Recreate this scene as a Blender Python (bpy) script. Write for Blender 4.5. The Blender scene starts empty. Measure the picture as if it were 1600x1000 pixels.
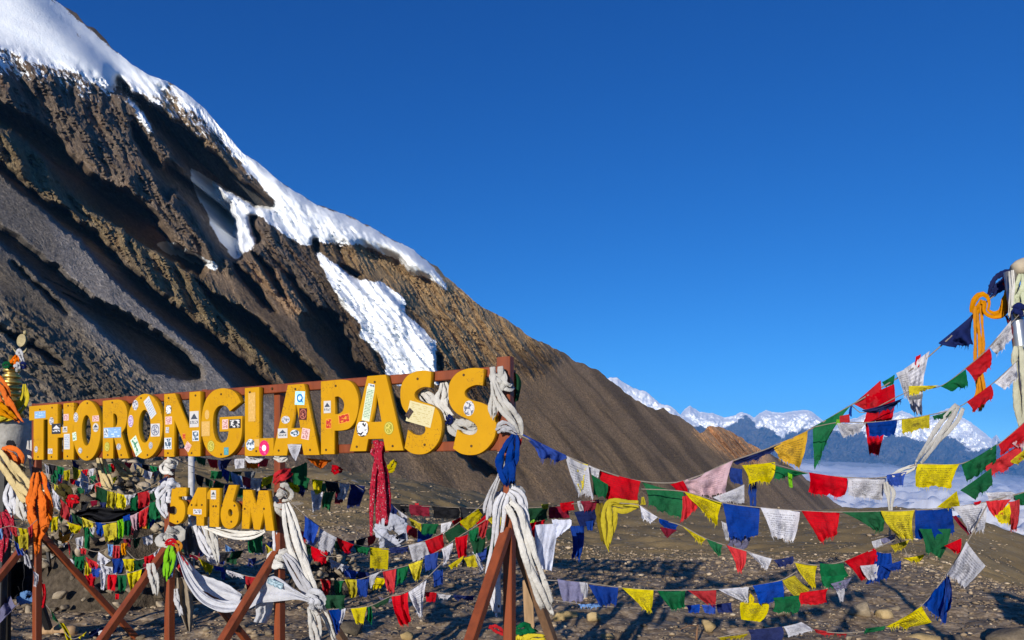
import bpy, bmesh, math, random
import numpy as np
from mathutils import Vector, Matrix

# ------------------------------------------------------------------ camera, sky, sun, exposure
scene = bpy.context.scene
COL = scene.collection
F, HY, CX, EYE = 1150.0, 742.0, 800.0, 1.6
cam_d = bpy.data.cameras.new('camera')
cam = bpy.data.objects.new('camera', cam_d)
COL.objects.link(cam)
cam.location = (0, 0, EYE)
cam.rotation_euler = (math.radians(90), 0, 0)
cam_d.sensor_width = 36.0
cam_d.lens = 36.0 * F / 1600.0
cam_d.shift_y = (HY - 500.0) / 1600.0
cam_d.clip_start = 0.05
cam_d.clip_end = 90000.0
scene.camera = cam

SUN_AZ, SUN_EL = math.radians(20.0), math.radians(12.0)     # behind the camera, to its left
LIGHT = np.array([math.sin(SUN_AZ) * math.cos(SUN_EL), math.cos(SUN_AZ) * math.cos(SUN_EL), -math.sin(SUN_EL)])
world = bpy.data.worlds.new('World')
scene.world = world
world.use_nodes = True
wn = world.node_tree
wn.nodes.clear()
w_out = wn.nodes.new('ShaderNodeOutputWorld')
w_bg = wn.nodes.new('ShaderNodeBackground')
w_sky = wn.nodes.new('ShaderNodeTexSky')
w_sky.sky_type = 'NISHITA'
w_sky.sun_disc = False
w_sky.sun_elevation = SUN_EL
w_sky.sun_rotation = math.radians(180.0 + 20.0)
w_sky.altitude = 5400.0
w_sky.air_density = 1.0
w_sky.dust_density = 0.0
w_sky.ozone_density = 3.0
w_hs = wn.nodes.new('ShaderNodeHueSaturation')
w_hs.inputs['Saturation'].default_value = 1.0
w_hs.inputs['Value'].default_value = 1.0
w_bg.inputs['Strength'].default_value = 0.098
wn.links.new(w_sky.outputs[0], w_hs.inputs['Color'])
w_sep = wn.nodes.new('ShaderNodeSeparateColor')         # the deep, clean blue of the photograph's sky: one curve per channel
w_com = wn.nodes.new('ShaderNodeCombineColor')
wn.links.new(w_hs.outputs[0], w_sep.inputs[0])
for k_, (g_, t_) in enumerate(((1.95, 0.185), (1.31, 0.63), (0.98, 1.30))):
    pw = wn.nodes.new('ShaderNodeMath'); pw.operation = 'POWER'; pw.inputs[1].default_value = g_
    ml = wn.nodes.new('ShaderNodeMath'); ml.operation = 'MULTIPLY'; ml.inputs[1].default_value = t_
    wn.links.new(w_sep.outputs[k_], pw.inputs[0]); wn.links.new(pw.outputs[0], ml.inputs[0]); wn.links.new(ml.outputs[0], w_com.inputs[k_])
wn.links.new(w_com.outputs[0], w_bg.inputs['Color'])
wn.links.new(w_bg.outputs[0], w_out.inputs['Surface'])

sun_d = bpy.data.lights.new('sun', 'SUN')
sun_d.energy = 4.8
sun_d.angle = math.radians(0.5)
sun_d.color = (1.0, 0.91, 0.78)
sun = bpy.data.objects.new('sun', sun_d)
COL.objects.link(sun)
sun.rotation_euler = Vector(LIGHT).to_track_quat('-Z', 'Y').to_euler()

vs = scene.view_settings
vs.view_transform = 'Standard'
vs.look = 'None'
vs.exposure = 0.3
vs.gamma = 1.0
vs.use_curve_mapping = False
scene.render.engine = 'CYCLES'
scene.cycles.max_bounces = 6
scene.cycles.volume_bounces = 1
scene.cycles.transparent_max_bounces = 16
scene.cycles.use_denoising = True

rng = random.Random(7)
nrng = np.random.default_rng(11)

# ------------------------------------------------------------------ maths helpers
def at(px, py, Y):
    """the point seen at a photo pixel at distance Y ahead of the camera"""
    return Vector(((px - CX) / F * Y, Y, EYE - (py - HY) / F * Y))

_PERM = np.random.default_rng(5).permutation(512).astype(np.int64)
_PERM = np.concatenate([_PERM, _PERM, _PERM])
_ANG = np.random.default_rng(6).random(512) * 2 * np.pi
_GX, _GY = np.cos(_ANG), np.sin(_ANG)

def perlin(x, y, seed=0):
    x = np.asarray(x, float) + seed * 17.37
    y = np.asarray(y, float) + seed * 9.71
    xi, yi = np.floor(x).astype(np.int64), np.floor(y).astype(np.int64)
    xf, yf = x - xi, y - yi
    u, v = xf * xf * xf * (xf * (xf * 6 - 15) + 10), yf * yf * yf * (yf * (yf * 6 - 15) + 10)
    def g(ix, iy, dx, dy):
        h = _PERM[(_PERM[ix & 511] + iy) & 511]
        return _GX[h] * dx + _GY[h] * dy
    a = g(xi, yi, xf, yf); b = g(xi + 1, yi, xf - 1, yf)
    c = g(xi, yi + 1, xf, yf - 1); d = g(xi + 1, yi + 1, xf - 1, yf - 1)
    return 1.5 * ((a * (1 - u) + b * u) * (1 - v) + (c * (1 - u) + d * u) * v)

def fbm(x, y, oct=4, seed=0, gain=0.5):
    s, a, f = 0.0, 1.0, 1.0
    for o in range(oct):
        s = s + a * perlin(x * f, y * f, seed + o * 3.1)
        a *= gain; f *= 2.03
    return s

def ridged(x, y, oct=4, seed=0, gain=0.5):
    s, a, f = 0.0, 1.0, 1.0
    for o in range(oct):
        s = s + a * (1 - 2 * np.abs(perlin(x * f, y * f, seed + o * 3.1)))
        a *= gain; f *= 2.07
    return s

def sstep(a, b, x):
    t = np.clip((x - a) / (b - a), 0, 1)
    return t * t * (3 - 2 * t)

def in_poly(px, py, poly):
    p = np.asarray(poly, float)
    out = np.zeros(px.shape, bool)
    m = (px > p[:, 0].min()) & (px < p[:, 0].max()) & (py > p[:, 1].min()) & (py < p[:, 1].max())
    if not m.any():
        return out
    x, y = px[m], py[m]
    ins = np.zeros(x.shape, bool)
    n = len(p)
    for i in range(n):
        x0, y0 = p[i]; x1, y1 = p[(i + 1) % n]
        if y0 == y1: continue
        c = ((y0 > y) != (y1 > y)) & (x < (x1 - x0) * (y - y0) / (y1 - y0) + x0)
        ins ^= c
    out[m] = ins
    return out

# ------------------------------------------------------------------ object helpers
def link_obj(name, me, m=None, parent=None):
    o = bpy.data.objects.new(name, me)
    COL.objects.link(o)
    if m is not None and hasattr(me, 'materials') and not len(me.materials):
        me.materials.append(m)
    if parent is not None:
        o.parent = parent
    return o

def root_loc(o):
    while o.parent is not None: o = o.parent
    return np.array(o.location)

def mesh_np(name, V, faces, smooth=False):
    """V (n,3) array; faces an (m,k) int array or list of index lists"""
    me = bpy.data.meshes.new(name)
    V = np.asarray(V, np.float64)
    if isinstance(faces, np.ndarray):
        k = faces.shape[1]
        me.vertices.add(len(V)); me.vertices.foreach_set('co', V.astype(np.float32).ravel())
        me.loops.add(faces.size); me.loops.foreach_set('vertex_index', faces.astype(np.int32).ravel())
        me.polygons.add(len(faces))
        me.polygons.foreach_set('loop_start', np.arange(0, faces.size, k, dtype=np.int32))
        me.polygons.foreach_set('loop_total', np.full(len(faces), k, np.int32))
        me.update(calc_edges=True)
    else:
        me.from_pydata([tuple(v) for v in V], [], [list(f) for f in faces])
        me.update()
    if smooth:
        me.polygons.foreach_set('use_smooth', np.ones(len(me.polygons), bool))
    return me

def attr_f(me, name, vals):
    a = me.attributes.new(name, 'FLOAT', 'POINT'); a.data.foreach_set('value', np.asarray(vals, np.float32).ravel())

def attr_c(me, name, vals):
    a = me.attributes.new(name, 'FLOAT_COLOR', 'POINT')
    v = np.ones((len(vals), 4), np.float32); v[:, :3] = vals
    a.data.foreach_set('color', v.ravel())

def grid_faces(nr, nc, keep=None):
    i = np.arange(nr - 1)[:, None] * nc + np.arange(nc - 1)[None, :]
    f = np.stack([i, i + 1, i + nc + 1, i + nc], -1).reshape(-1, 4)
    return f if keep is None else f[keep.ravel()]

def put(name, V, faces, m, parent=None, smooth=False, label=None):
    """a mesh given in world coordinates, linked at top level or under its thing"""
    V = np.asarray(V, float)
    off = root_loc(parent) if parent is not None else np.zeros(3)
    o = link_obj(name, mesh_np(name, V - off, faces, smooth), m, parent)
    if label: o['label'] = label
    return o

def put_thing(name, label, cat, V, faces, m, smooth=False, group=None):
    """a thing that is one mesh; its origin goes to the middle of its underside"""
    V = np.asarray(V, float)
    base = np.array([(V[:, 0].min() + V[:, 0].max()) / 2, (V[:, 1].min() + V[:, 1].max()) / 2, V[:, 2].min()])
    o = link_obj(name, mesh_np(name, V - base, faces, smooth), m)
    o.location = base
    return tag(o, label, cat, group)

def tag(o, label, cat, group=None):
    o['label'] = label; o['category'] = cat
    if group: o['group'] = group
    return o

def thing(name, label, cat, loc, group=None):
    o = bpy.data.objects.new(name, None)
    o.empty_display_size = 0.1
    COL.objects.link(o)
    o.location = loc
    return tag(o, label, cat, group)

def structure(o, kind='structure'):
    o['kind'] = kind
    return o

# ------------------------------------------------------------------ materials
class NT:
    def __init__(s, name):
        s.m = bpy.data.materials.new(name); s.m.use_nodes = True
        s.t = s.m.node_tree; s.t.nodes.clear()
        s.out = s.n('ShaderNodeOutputMaterial')
    def n(s, typ, **kw):
        nd = s.t.nodes.new(typ)
        for k, v in kw.items(): setattr(nd, k, v)
        return nd
    def set(s, nd, inp, v):
        if isinstance(v, bpy.types.NodeSocket): s.t.links.new(v, nd.inputs[inp])
        elif v is not None:
            i = nd.inputs[inp]
            i.default_value = (*v, 1.0) if isinstance(v, tuple) and len(v) == 3 and i.type == 'RGBA' else v
    def noise(s, vec, scale, detail=4, rough=0.55, out='Fac'):
        nd = s.n('ShaderNodeTexNoise')
        s.set(nd, 'Vector', vec); s.set(nd, 'Scale', scale); s.set(nd, 'Detail', float(detail)); s.set(nd, 'Roughness', rough)
        return nd.outputs[out]
    def voro(s, vec, scale, out='Distance', feature='F1'):
        nd = s.n('ShaderNodeTexVoronoi', feature=feature)
        s.set(nd, 'Vector', vec); s.set(nd, 'Scale', scale)
        return nd.outputs[out]
    def ramp(s, fac, stops, mode='LINEAR'):
        nd = s.n('ShaderNodeValToRGB'); cr = nd.color_ramp; cr.interpolation = mode
        while len(cr.elements) < len(stops): cr.elements.new(0.5)
        for e, (p, c) in zip(cr.elements, stops):
            e.position = p; e.color = (*c, 1) if isinstance(c, tuple) else (c, c, c, 1)
        s.set(nd, 'Fac', fac)
        return nd.outputs['Color']
    def mix(s, fac, a, b, blend='MIX'):
        nd = s.n('ShaderNodeMix', data_type='RGBA', blend_type=blend)
        s.set(nd, 0, fac)
        for i, v in ((6, a), (7, b)): s.set(nd, i, v)
        return nd.outputs[2]
    def math(s, op, a, b=None, c=None, clamp=False):
        nd = s.n('ShaderNodeMath', operation=op, use_clamp=clamp)
        s.set(nd, 0, a); s.set(nd, 1, b); s.set(nd, 2, c)
        return nd.outputs[0]
    def maprange(s, v, a, b, c=0.0, d=1.0):
        nd = s.n('ShaderNodeMapRange'); s.set(nd, 0, v)
        for i, x in enumerate((a, b, c, d)): s.set(nd, i + 1, x)
        return nd.outputs[0]
    def attr(s, name, out='Fac'):
        nd = s.n('ShaderNodeAttribute', attribute_name=name)
        return nd.outputs[out]
    def coord(s, out='Object'):
        return s.n('ShaderNodeTexCoord').outputs[out]
    def geo(s, out='Position'):
        return s.n('ShaderNodeNewGeometry').outputs[out]
    def mapping(s, vec, scale=(1, 1, 1), rot=(0, 0, 0), loc=(0, 0, 0)):
        nd = s.n('ShaderNodeMapping'); s.set(nd, 'Vector', vec)
        nd.inputs['Scale'].default_value = scale; nd.inputs['Rotation'].default_value = rot; nd.inputs['Location'].default_value = loc
        return nd.outputs[0]
    def bump(s, h, strength=0.5, dist=0.02, normal=None):
        nd = s.n('ShaderNodeBump'); s.set(nd, 'Height', h); s.set(nd, 'Strength', strength); s.set(nd, 'Distance', dist)
        if normal is not None: s.set(nd, 'Normal', normal)
        return nd.outputs[0]
    def principled(s, color, rough=0.8, normal=None, spec=0.3, metallic=0.0, **kw):
        nd = s.n('ShaderNodeBsdfPrincipled')
        s.set(nd, 'Base Color', color); s.set(nd, 'Roughness', rough); s.set(nd, 'Specular IOR Level', spec); s.set(nd, 'Metallic', metallic)
        if normal is not None: s.set(nd, 'Normal', normal)
        for k, v in kw.items(): s.set(nd, k, v)
        return nd.outputs[0]
    def done(s, shader, slot='Surface'):
        s.t.links.new(shader, s.out.inputs[slot]); return s.m

def mat_plain(name, color, rough=0.7, spec=0.3, metallic=0.0, var=0.25, nscale=20.0, bump=0.15, bdist=0.004):
    t = NT(name); p = t.coord('Object')
    n = t.noise(p, nscale, 5)
    c = t.mix(t.maprange(n, 0.3, 0.75), tuple(x * (1 - var) for x in color), tuple(min(1, x * (1 + var * 0.6)) for x in color))
    return t.done(t.principled(c, rough, t.bump(t.noise(p, nscale * 3, 4), bump, bdist), spec, metallic))

# ------------------------------------------------------------------ terrain materials
def mat_mountain():
    t = NT('mountain rock and snow'); p = t.geo('Position')
    base = t.attr('albedo', 'Color'); rock = t.attr('rock')
    ab = t.attr('ab', 'Vector')                         # metres along and up the slope, in thousands
    st = t.noise(t.mapping(ab, (150, 16, 1)), 1.0, 7, 0.68)       # streaks down the fall line
    st2 = t.noise(t.mapping(ab, (420, 60, 1)), 1.0, 5, 0.65)
    grit = t.noise(p, 0.22, 6, 0.72)
    blot = t.noise(p, 0.012, 5, 0.6)
    k = t.math('ADD', t.math('MULTIPLY', t.math('SUBTRACT', st, 0.5), t.maprange(rock, 0, 1, 0.10, 1.7)), t.math('ADD', t.math('MULTIPLY', t.math('SUBTRACT', st2, 0.5), t.maprange(rock, 0, 1, 0.08, 1.2)), t.math('ADD', t.math('MULTIPLY', t.math('SUBTRACT', grit, 0.5), 2.1), t.math('MULTIPLY', t.math('SUBTRACT', blot, 0.5), 0.9))))
    c = t.mix(1.0, base, t.ramp(t.maprange(k, -0.75, 0.75), [(0.0, 0.30), (0.35, 0.70), (0.6, 1.05), (0.8, 1.6), (1.0, 2.6)]), 'MULTIPLY')
    warm = t.math('MULTIPLY', rock, t.maprange(t.noise(t.mapping(ab, (40, 9, 1)), 1.0, 5, 0.6), 0.54, 0.66))
    c = t.mix(t.math('MULTIPLY', warm, 0.5), c, (0.24, 0.135, 0.065))
    pale = t.math('MULTIPLY', rock, t.maprange(t.noise(t.mapping(ab, (260, 20, 1)), 1.0, 6, 0.7), 0.62, 0.70))
    c = t.mix(t.math('MULTIPLY', pale, 0.55), c, (0.40, 0.34, 0.27))
    boulder = t.maprange(t.noise(p, 0.42, 3, 0.8), 0.69, 0.73)
    c = t.mix(t.math('MULTIPLY', boulder, 0.45), c, (0.30, 0.265, 0.22))
    sn = t.math('ADD', t.attr('snow'), t.math('ADD', t.math('MULTIPLY', t.math('SUBTRACT', t.noise(t.mapping(ab, (190, 45, 1)), 1.0, 6, 0.7), 0.5), 1.1), t.math('MULTIPLY', t.math('SUBTRACT', t.noise(p, 0.10, 6, 0.72), 0.5), 0.9)))
    sf = t.maprange(sn, 0.45, 0.53)
    ice = t.mix(t.maprange(t.noise(t.mapping(ab, (80, 30, 1)), 1.0, 6, 0.65), 0.35, 0.7), (0.74, 0.79, 0.86), (0.88, 0.90, 0.92))
    c = t.mix(sf, c, ice)
    h = t.math('ADD', t.math('MULTIPLY', t.math('ADD', t.math('MULTIPLY', st, 1.6), st2), rock), t.math('ADD', t.math('MULTIPLY', grit, 0.8), t.math('MULTIPLY', t.noise(p, 0.7, 4, 0.75), 0.35)))
    nrm = t.bump(h, t.maprange(sf, 0, 1, 1.0, 0.35), 7.0)
    return t.done(t.principled(c, t.maprange(sf, 0, 1, 0.95, 0.6), nrm, 0.12))

def mat_far():
    t = NT('far mountain rock and snow'); p = t.geo('Position')
    n1 = t.noise(p, 0.0006, 6, 0.62); n2 = t.noise(p, 0.0025, 5, 0.65)
    rock = t.ramp(t.math('ADD', t.math('MULTIPLY', n1, 0.85), t.math('MULTIPLY', n2, 0.15)), [(0.3, (0.06, 0.058, 0.06)), (0.5, (0.095, 0.09, 0.088)), (0.7, (0.15, 0.14, 0.13))])
    sn = t.math('ADD', t.attr('snow'), t.math('MULTIPLY', t.math('SUBTRACT', t.noise(p, 0.0009, 6, 0.62), 0.5), 1.0))
    sf = t.maprange(sn, 0.45, 0.55)
    c = t.mix(sf, rock, (0.94, 0.95, 0.96))
    return t.done(t.principled(c, 0.85, t.bump(n2, 0.5, 120.0), 0.1))

def mat_ground():
    t = NT('stony ground'); p = t.geo('Position')
    v1 = t.voro(p, 9.0, 'Color'); v2 = t.voro(p, 28.0, 'Color')
    d1 = t.voro(p, 9.0, 'Distance'); d2 = t.voro(p, 28.0, 'Distance'); d3 = t.voro(p, 1.1, 'Distance')
    sep = t.n('ShaderNodeSeparateColor'); t.set(sep, 0, v1)
    sep2 = t.n('ShaderNodeSeparateColor'); t.set(sep2, 0, v2)
    g = t.ramp(t.math('ADD', t.math('MULTIPLY', sep.outputs[0], 0.5), t.math('MULTIPLY', sep2.outputs[1], 0.5)),
               [(0.1, (0.19, 0.135, 0.085)), (0.5, (0.31, 0.228, 0.142)), (0.8, (0.41, 0.315, 0.205)), (1.0, (0.52, 0.42, 0.30))])
    n = t.noise(p, 0.55, 6, 0.6); nf = t.noise(p, 5.0, 6, 0.7)
    g = t.mix(1.0, g, t.ramp(nf, [(0.3, 0.6), (0.55, 1.0), (0.75, 1.5)]), 'MULTIPLY')
    far = t.mix(t.maprange(nf, 0.35, 0.7), (0.27, 0.19, 0.082), (0.40, 0.29, 0.14))
    far = t.mix(t.maprange(t.noise(p, 1.8, 7, 0.75), 0.60, 0.70), far, (0.42, 0.36, 0.26))
    far = t.mix(t.math('LESS_THAN', t.voro(p, 0.55), 0.14), far, (0.46, 0.40, 0.30))
    far = t.mix(t.math('LESS_THAN', t.voro(t.mapping(p, (1, 1, 1), (0, 0, 0.6)), 1.3), 0.17), far, (0.40, 0.33, 0.24))
    far = t.mix(t.maprange(t.noise(p, 0.10, 5, 0.6), 0.42, 0.62), far, (0.24, 0.172, 0.08))
    fm = t.math('ADD', t.attr('soil'), t.math('MULTIPLY', t.math('SUBTRACT', n, 0.5), 0.6))
    c = t.mix(t.maprange(fm, 0.35, 0.65), g, far)
    h = t.math('ADD', t.math('MULTIPLY', d2, -0.3), t.math('ADD', t.math('MULTIPLY', d1, -0.9), t.math('MULTIPLY', nf, 0.8)))
    return t.done(t.principled(c, 0.95, t.bump(h, 0.35, 0.03), 0.1))

def mat_stone(name='loose stone', warm=0.0):
    t = NT(name); p = t.coord('Object')
    r = t.n('ShaderNodeObjectInfo').outputs['Random']
    n = t.noise(p, 14.0, 7, 0.65)
    a = t.ramp(r, [(0.0, (0.09, 0.075, 0.055)), (0.4, (0.17, 0.138, 0.10)), (0.75, (0.25, 0.205, 0.145)), (1.0, (0.36, 0.30, 0.22))])
    c = t.mix(1.0, a, t.ramp(n, [(0.25, 0.55), (0.5, 1.0), (0.8, 1.45)]), 'MULTIPLY')
    if warm: c = t.mix(warm, c, (0.42, 0.30, 0.12))
    return t.done(t.principled(c, 0.9, t.bump(n, 0.7, 0.02), 0.15))

def mat_gravel():
    t = NT('gravel'); p = t.geo('Position')
    c = t.mix(1.0, t.attr('tint', 'Color'), t.ramp(t.noise(p, 40.0, 5, 0.65), [(0.25, 0.65), (0.5, 1.0), (0.8, 1.3)]), 'MULTIPLY')
    return t.done(t.principled(c, 0.92, t.bump(t.noise(p, 60.0, 4), 0.6, 0.01), 0.15))

def mat_cloud():
    t = NT('cloud'); p = t.geo('Position')
    d = t.n('ShaderNodeBsdfDiffuse'); t.set(d, 0, (0.97, 0.97, 0.98))
    tl = t.n('ShaderNodeBsdfTranslucent'); t.set(tl, 0, (0.97, 0.97, 0.98))
    tr = t.n('ShaderNodeBsdfTransparent')
    mx = t.n('ShaderNodeMixShader'); t.set(mx, 0, 0.08); t.t.links.new(d.outputs[0], mx.inputs[1]); t.t.links.new(tl.outputs[0], mx.inputs[2])
    al = t.math('ADD', t.attr('body'), t.math('MULTIPLY', t.math('SUBTRACT', t.noise(t.mapping(p, (0.00016, 0.00016, 0.0008)), 1.0, 7, 0.6), 0.5), 1.2))
    m2 = t.n('ShaderNodeMixShader'); t.set(m2, 0, t.maprange(al, 0.0, 1.0))
    t.t.links.new(tr.outputs[0], m2.inputs[1]); t.t.links.new(mx.outputs[0], m2.inputs[2])
    return t.done(m2.outputs[0])

M_MOUNT, M_FAR, M_GROUND, M_STONE, M_GRAVEL, M_CLOUD = mat_mountain(), mat_far(), mat_ground(), mat_stone(), mat_gravel(), mat_cloud()
M_STONE_WARM = mat_stone('ochre stone', 0.6)

# ------------------------------------------------------------------ the mountain
SKYLINE = [(-130, 1010), (-130, -170), (20, -62), (85, 0), (100, 10), (120, 20), (134, 40), (150, 45), (178, 78), (205, 100), (235, 118), (258, 126), (268, 130), (290, 145), (320, 170),
           (350, 205), (380, 240), (405, 255), (433, 280), (443, 288), (496, 320), (538, 334), (580, 355), (615, 376), (646, 390), (671, 411), (680, 414), (700, 435), (720, 453),
           (755, 481), (800, 504), (830, 528), (858, 540), (880, 550), (900, 566), (912, 568), (931, 577), (950, 591), (970, 607), (994, 626), (1025, 640), (1037, 637), (1046, 645), (1062, 651),
           (1080, 664), (1094, 677), (1100, 674), (1106, 667), (1112, 665), (1131, 669), (1150, 679), (1169, 690), (1184, 701), (1215, 716), (1253, 741), (1287, 772), (1316, 793), (1360, 835)]
SNOW = {
 'dome': [(-130, -170), (20, -62), (64, -10), (100, 35), (135, 72), (160, 98), (178, 125), (176, 142), (160, 134), (140, 122), (120, 110), (95, 106), (60, 97), (30, 84), (0, 70), (-130, 50)],
 'crest': [(20, -62), (85, 0), (134, 40), (178, 78), (205, 100), (235, 118), (263, 128), (252, 148), (232, 142), (212, 130), (196, 120), (183, 134), (168, 106), (150, 85), (120, 52), (64, -8)],
 'crest_low': [(182, 80), (215, 105), (262, 128), (250, 140), (235, 150), (262, 180), (285, 200), (300, 212), (284, 205), (262, 182), (240, 162), (222, 140), (212, 140), (195, 124), (188, 110)],
 'strip': [(266, 128), (290, 145), (320, 170), (350, 205), (380, 240), (405, 255), (433, 280), (452, 300), (440, 312), (424, 306), (405, 285), (375, 248), (350, 218), (330, 195), (305, 172), (282, 158)],
 'shelf': [(405, 288), (433, 278), (443, 288), (496, 320), (538, 334), (580, 355), (615, 376), (646, 390), (671, 411), (700, 448), (703, 458), (680, 442), (664, 432), (640, 424), (622, 404), (600, 396), (570, 384), (540, 380), (505, 379),
           (494, 372), (484, 388), (470, 384), (455, 372), (440, 362), (420, 348), (405, 336), (392, 342), (396, 362), (402, 378), (388, 394), (378, 399), (369, 372), (373, 355), (360, 325), (356, 312), (342, 300), (350, 295), (375, 308), (400, 320), (430, 322), (425, 308)],
 'basin': [(296, 262), (330, 280), (352, 296), (342, 300), (356, 312), (373, 355), (369, 372), (379, 401), (365, 405), (345, 380), (325, 340), (306, 300)],
 'tongue': [(493, 390), (506, 400), (522, 412), (545, 428), (570, 438), (597, 441), (618, 456), (634, 465), (637, 474), (628, 484), (655, 510), (676, 524), (683, 545), (684, 570), (690, 600), (612, 602), (604, 590), (600, 562),
            (582, 542), (562, 526), (566, 510), (552, 496), (536, 478), (526, 460), (510, 430), (500, 412)],
 'gully': [(196, 144), (215, 165), (232, 188), (243, 216), (238, 216), (222, 190), (206, 165)],
 'patch': [(236, 376), (262, 378), (285, 388), (312, 398), (340, 416), (334, 424), (306, 410), (280, 402), (255, 394)],
}
SHADE = [
 [(-130, 90), (0, 160), (45, 186), (95, 216), (106, 240), (130, 264), (155, 282), (200, 300), (236, 326), (256, 356), (270, 380), (300, 396), (324, 410), (312, 432), (290, 420), (262, 402), (238, 390), (208, 370), (176, 346), (140, 326), (110, 300), (84, 265), (64, 240), (30, 213), (0, 194), (-130, 110)],
 [(-130, 180), (0, 250), (32, 282), (60, 304), (76, 316), (104, 324), (116, 344), (150, 362), (166, 380), (182, 396), (206, 424), (226, 436), (256, 465), (292, 490), (330, 520), (366, 550), (396, 575), (440, 612), (380, 618), (346, 582), (320, 552), (290, 530), (255, 500), (225, 476), (195, 450), (170, 426), (146, 400), (124, 374), (84, 344), (54, 316), (30, 296), (0, 266), (-130, 200)],
 [(-130, 270), (0, 352), (26, 370), (60, 398), (92, 422), (120, 445), (140, 464), (166, 475), (200, 492), (240, 515), (270, 536), (294, 556), (314, 576), (314, 592), (280, 594), (236, 580), (205, 556), (175, 530), (150, 506), (120, 480), (90, 455), (60, 430), (30, 405), (0, 378), (-130, 290)],
 [(180, 118), (195, 130), (205, 145), (226, 156), (246, 166), (262, 180), (280, 190), (300, 206), (325, 230), (345, 246), (378, 284), (404, 296), (424, 312), (430, 322), (400, 321), (375, 309), (350, 295), (330, 282), (300, 268), (288, 262), (275, 250), (255, 222), (246, 214), (235, 190), (215, 168), (190, 148), (174, 144)],
 [(205, 186), (225, 214), (240, 240), (255, 262), (262, 250), (280, 262), (296, 264), (330, 282), (345, 299), (357, 322), (373, 355), (369, 372), (379, 401), (362, 410), (350, 402), (330, 378), (312, 344), (296, 322), (280, 304), (268, 300), (262, 316), (250, 296), (235, 262), (215, 232), (206, 210)],
 [(440, 414), (461, 438), (482, 466), (496, 480), (524, 488), (538, 516), (549, 540), (552, 560), (580, 582), (600, 600), (545, 600), (524, 575), (496, 547), (476, 516), (470, 492), (481, 490), (477, 474), (457, 449)],
 [(306, 434), (328, 455), (363, 474), (391, 490), (422, 512), (440, 533), (468, 558), (496, 585), (520, 608), (450, 604), (415, 556), (387, 531), (356, 503), (331, 475)],
 [(680, 545), (690, 556), (693, 600), (686, 600), (684, 570)],
 [(10, 402), (36, 424), (62, 446), (92, 474), (112, 498), (96, 486), (56, 448), (22, 418)],
 [(-130, 474), (0, 512), (40, 529), (78, 553), (100, 570), (92, 572), (66, 556), (30, 535), (0, 518), (-130, 482)],
 [(486, 376), (496, 372), (500, 392), (493, 396)], [(528, 412), (552, 420), (570, 434), (556, 434), (540, 426)],
 [(390, 336), (404, 338), (398, 352), (410, 378), (402, 380), (395, 360)],
 [(150, 300), (172, 312), (176, 330), (160, 322)], [(310, 232), (336, 262), (352, 290), (330, 276), (312, 258)],
 [(360, 405), (390, 430), (412, 458), (430, 490), (412, 478), (388, 448), (366, 424)],
 [(395, 395), (420, 412), (436, 440), (452, 470), (436, 460), (415, 428)],
 [(640, 596), (660, 606), (740, 690), (748, 720), (722, 716), (690, 668), (655, 622)],
 [(718, 700), (755, 720), (785, 742), (760, 742), (735, 728)],
 [(600, 610), (622, 622), (648, 652), (640, 662), (612, 636)],
]
ROCK = [[(-130, 40), (0, 64), (180, 126), (262, 128), (430, 290), (560, 370), (690, 430), (800, 504), (880, 552), (840, 590), (770, 560), (770, 640), (700, 610), (600, 606), (550, 570), (480, 505), (400, 440), (330, 412), (262, 360), (200, 300), (105, 235), (0, 165), (-130, 100)],
        [(-130, 110), (0, 194), (84, 262), (140, 325), (210, 370), (262, 402), (312, 432), (362, 474), (440, 532), (500, 590), (440, 590), (366, 550), (290, 490), (206, 424), (150, 362), (60, 304), (-130, 180)],
        [(1085, 672), (1112, 660), (1150, 675), (1190, 700), (1190, 735), (1150, 720), (1110, 690)]]
PEDGE = np.array([0.60, -0.46, 0.655]); PEDGE /= np.linalg.norm(PEDGE)

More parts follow.
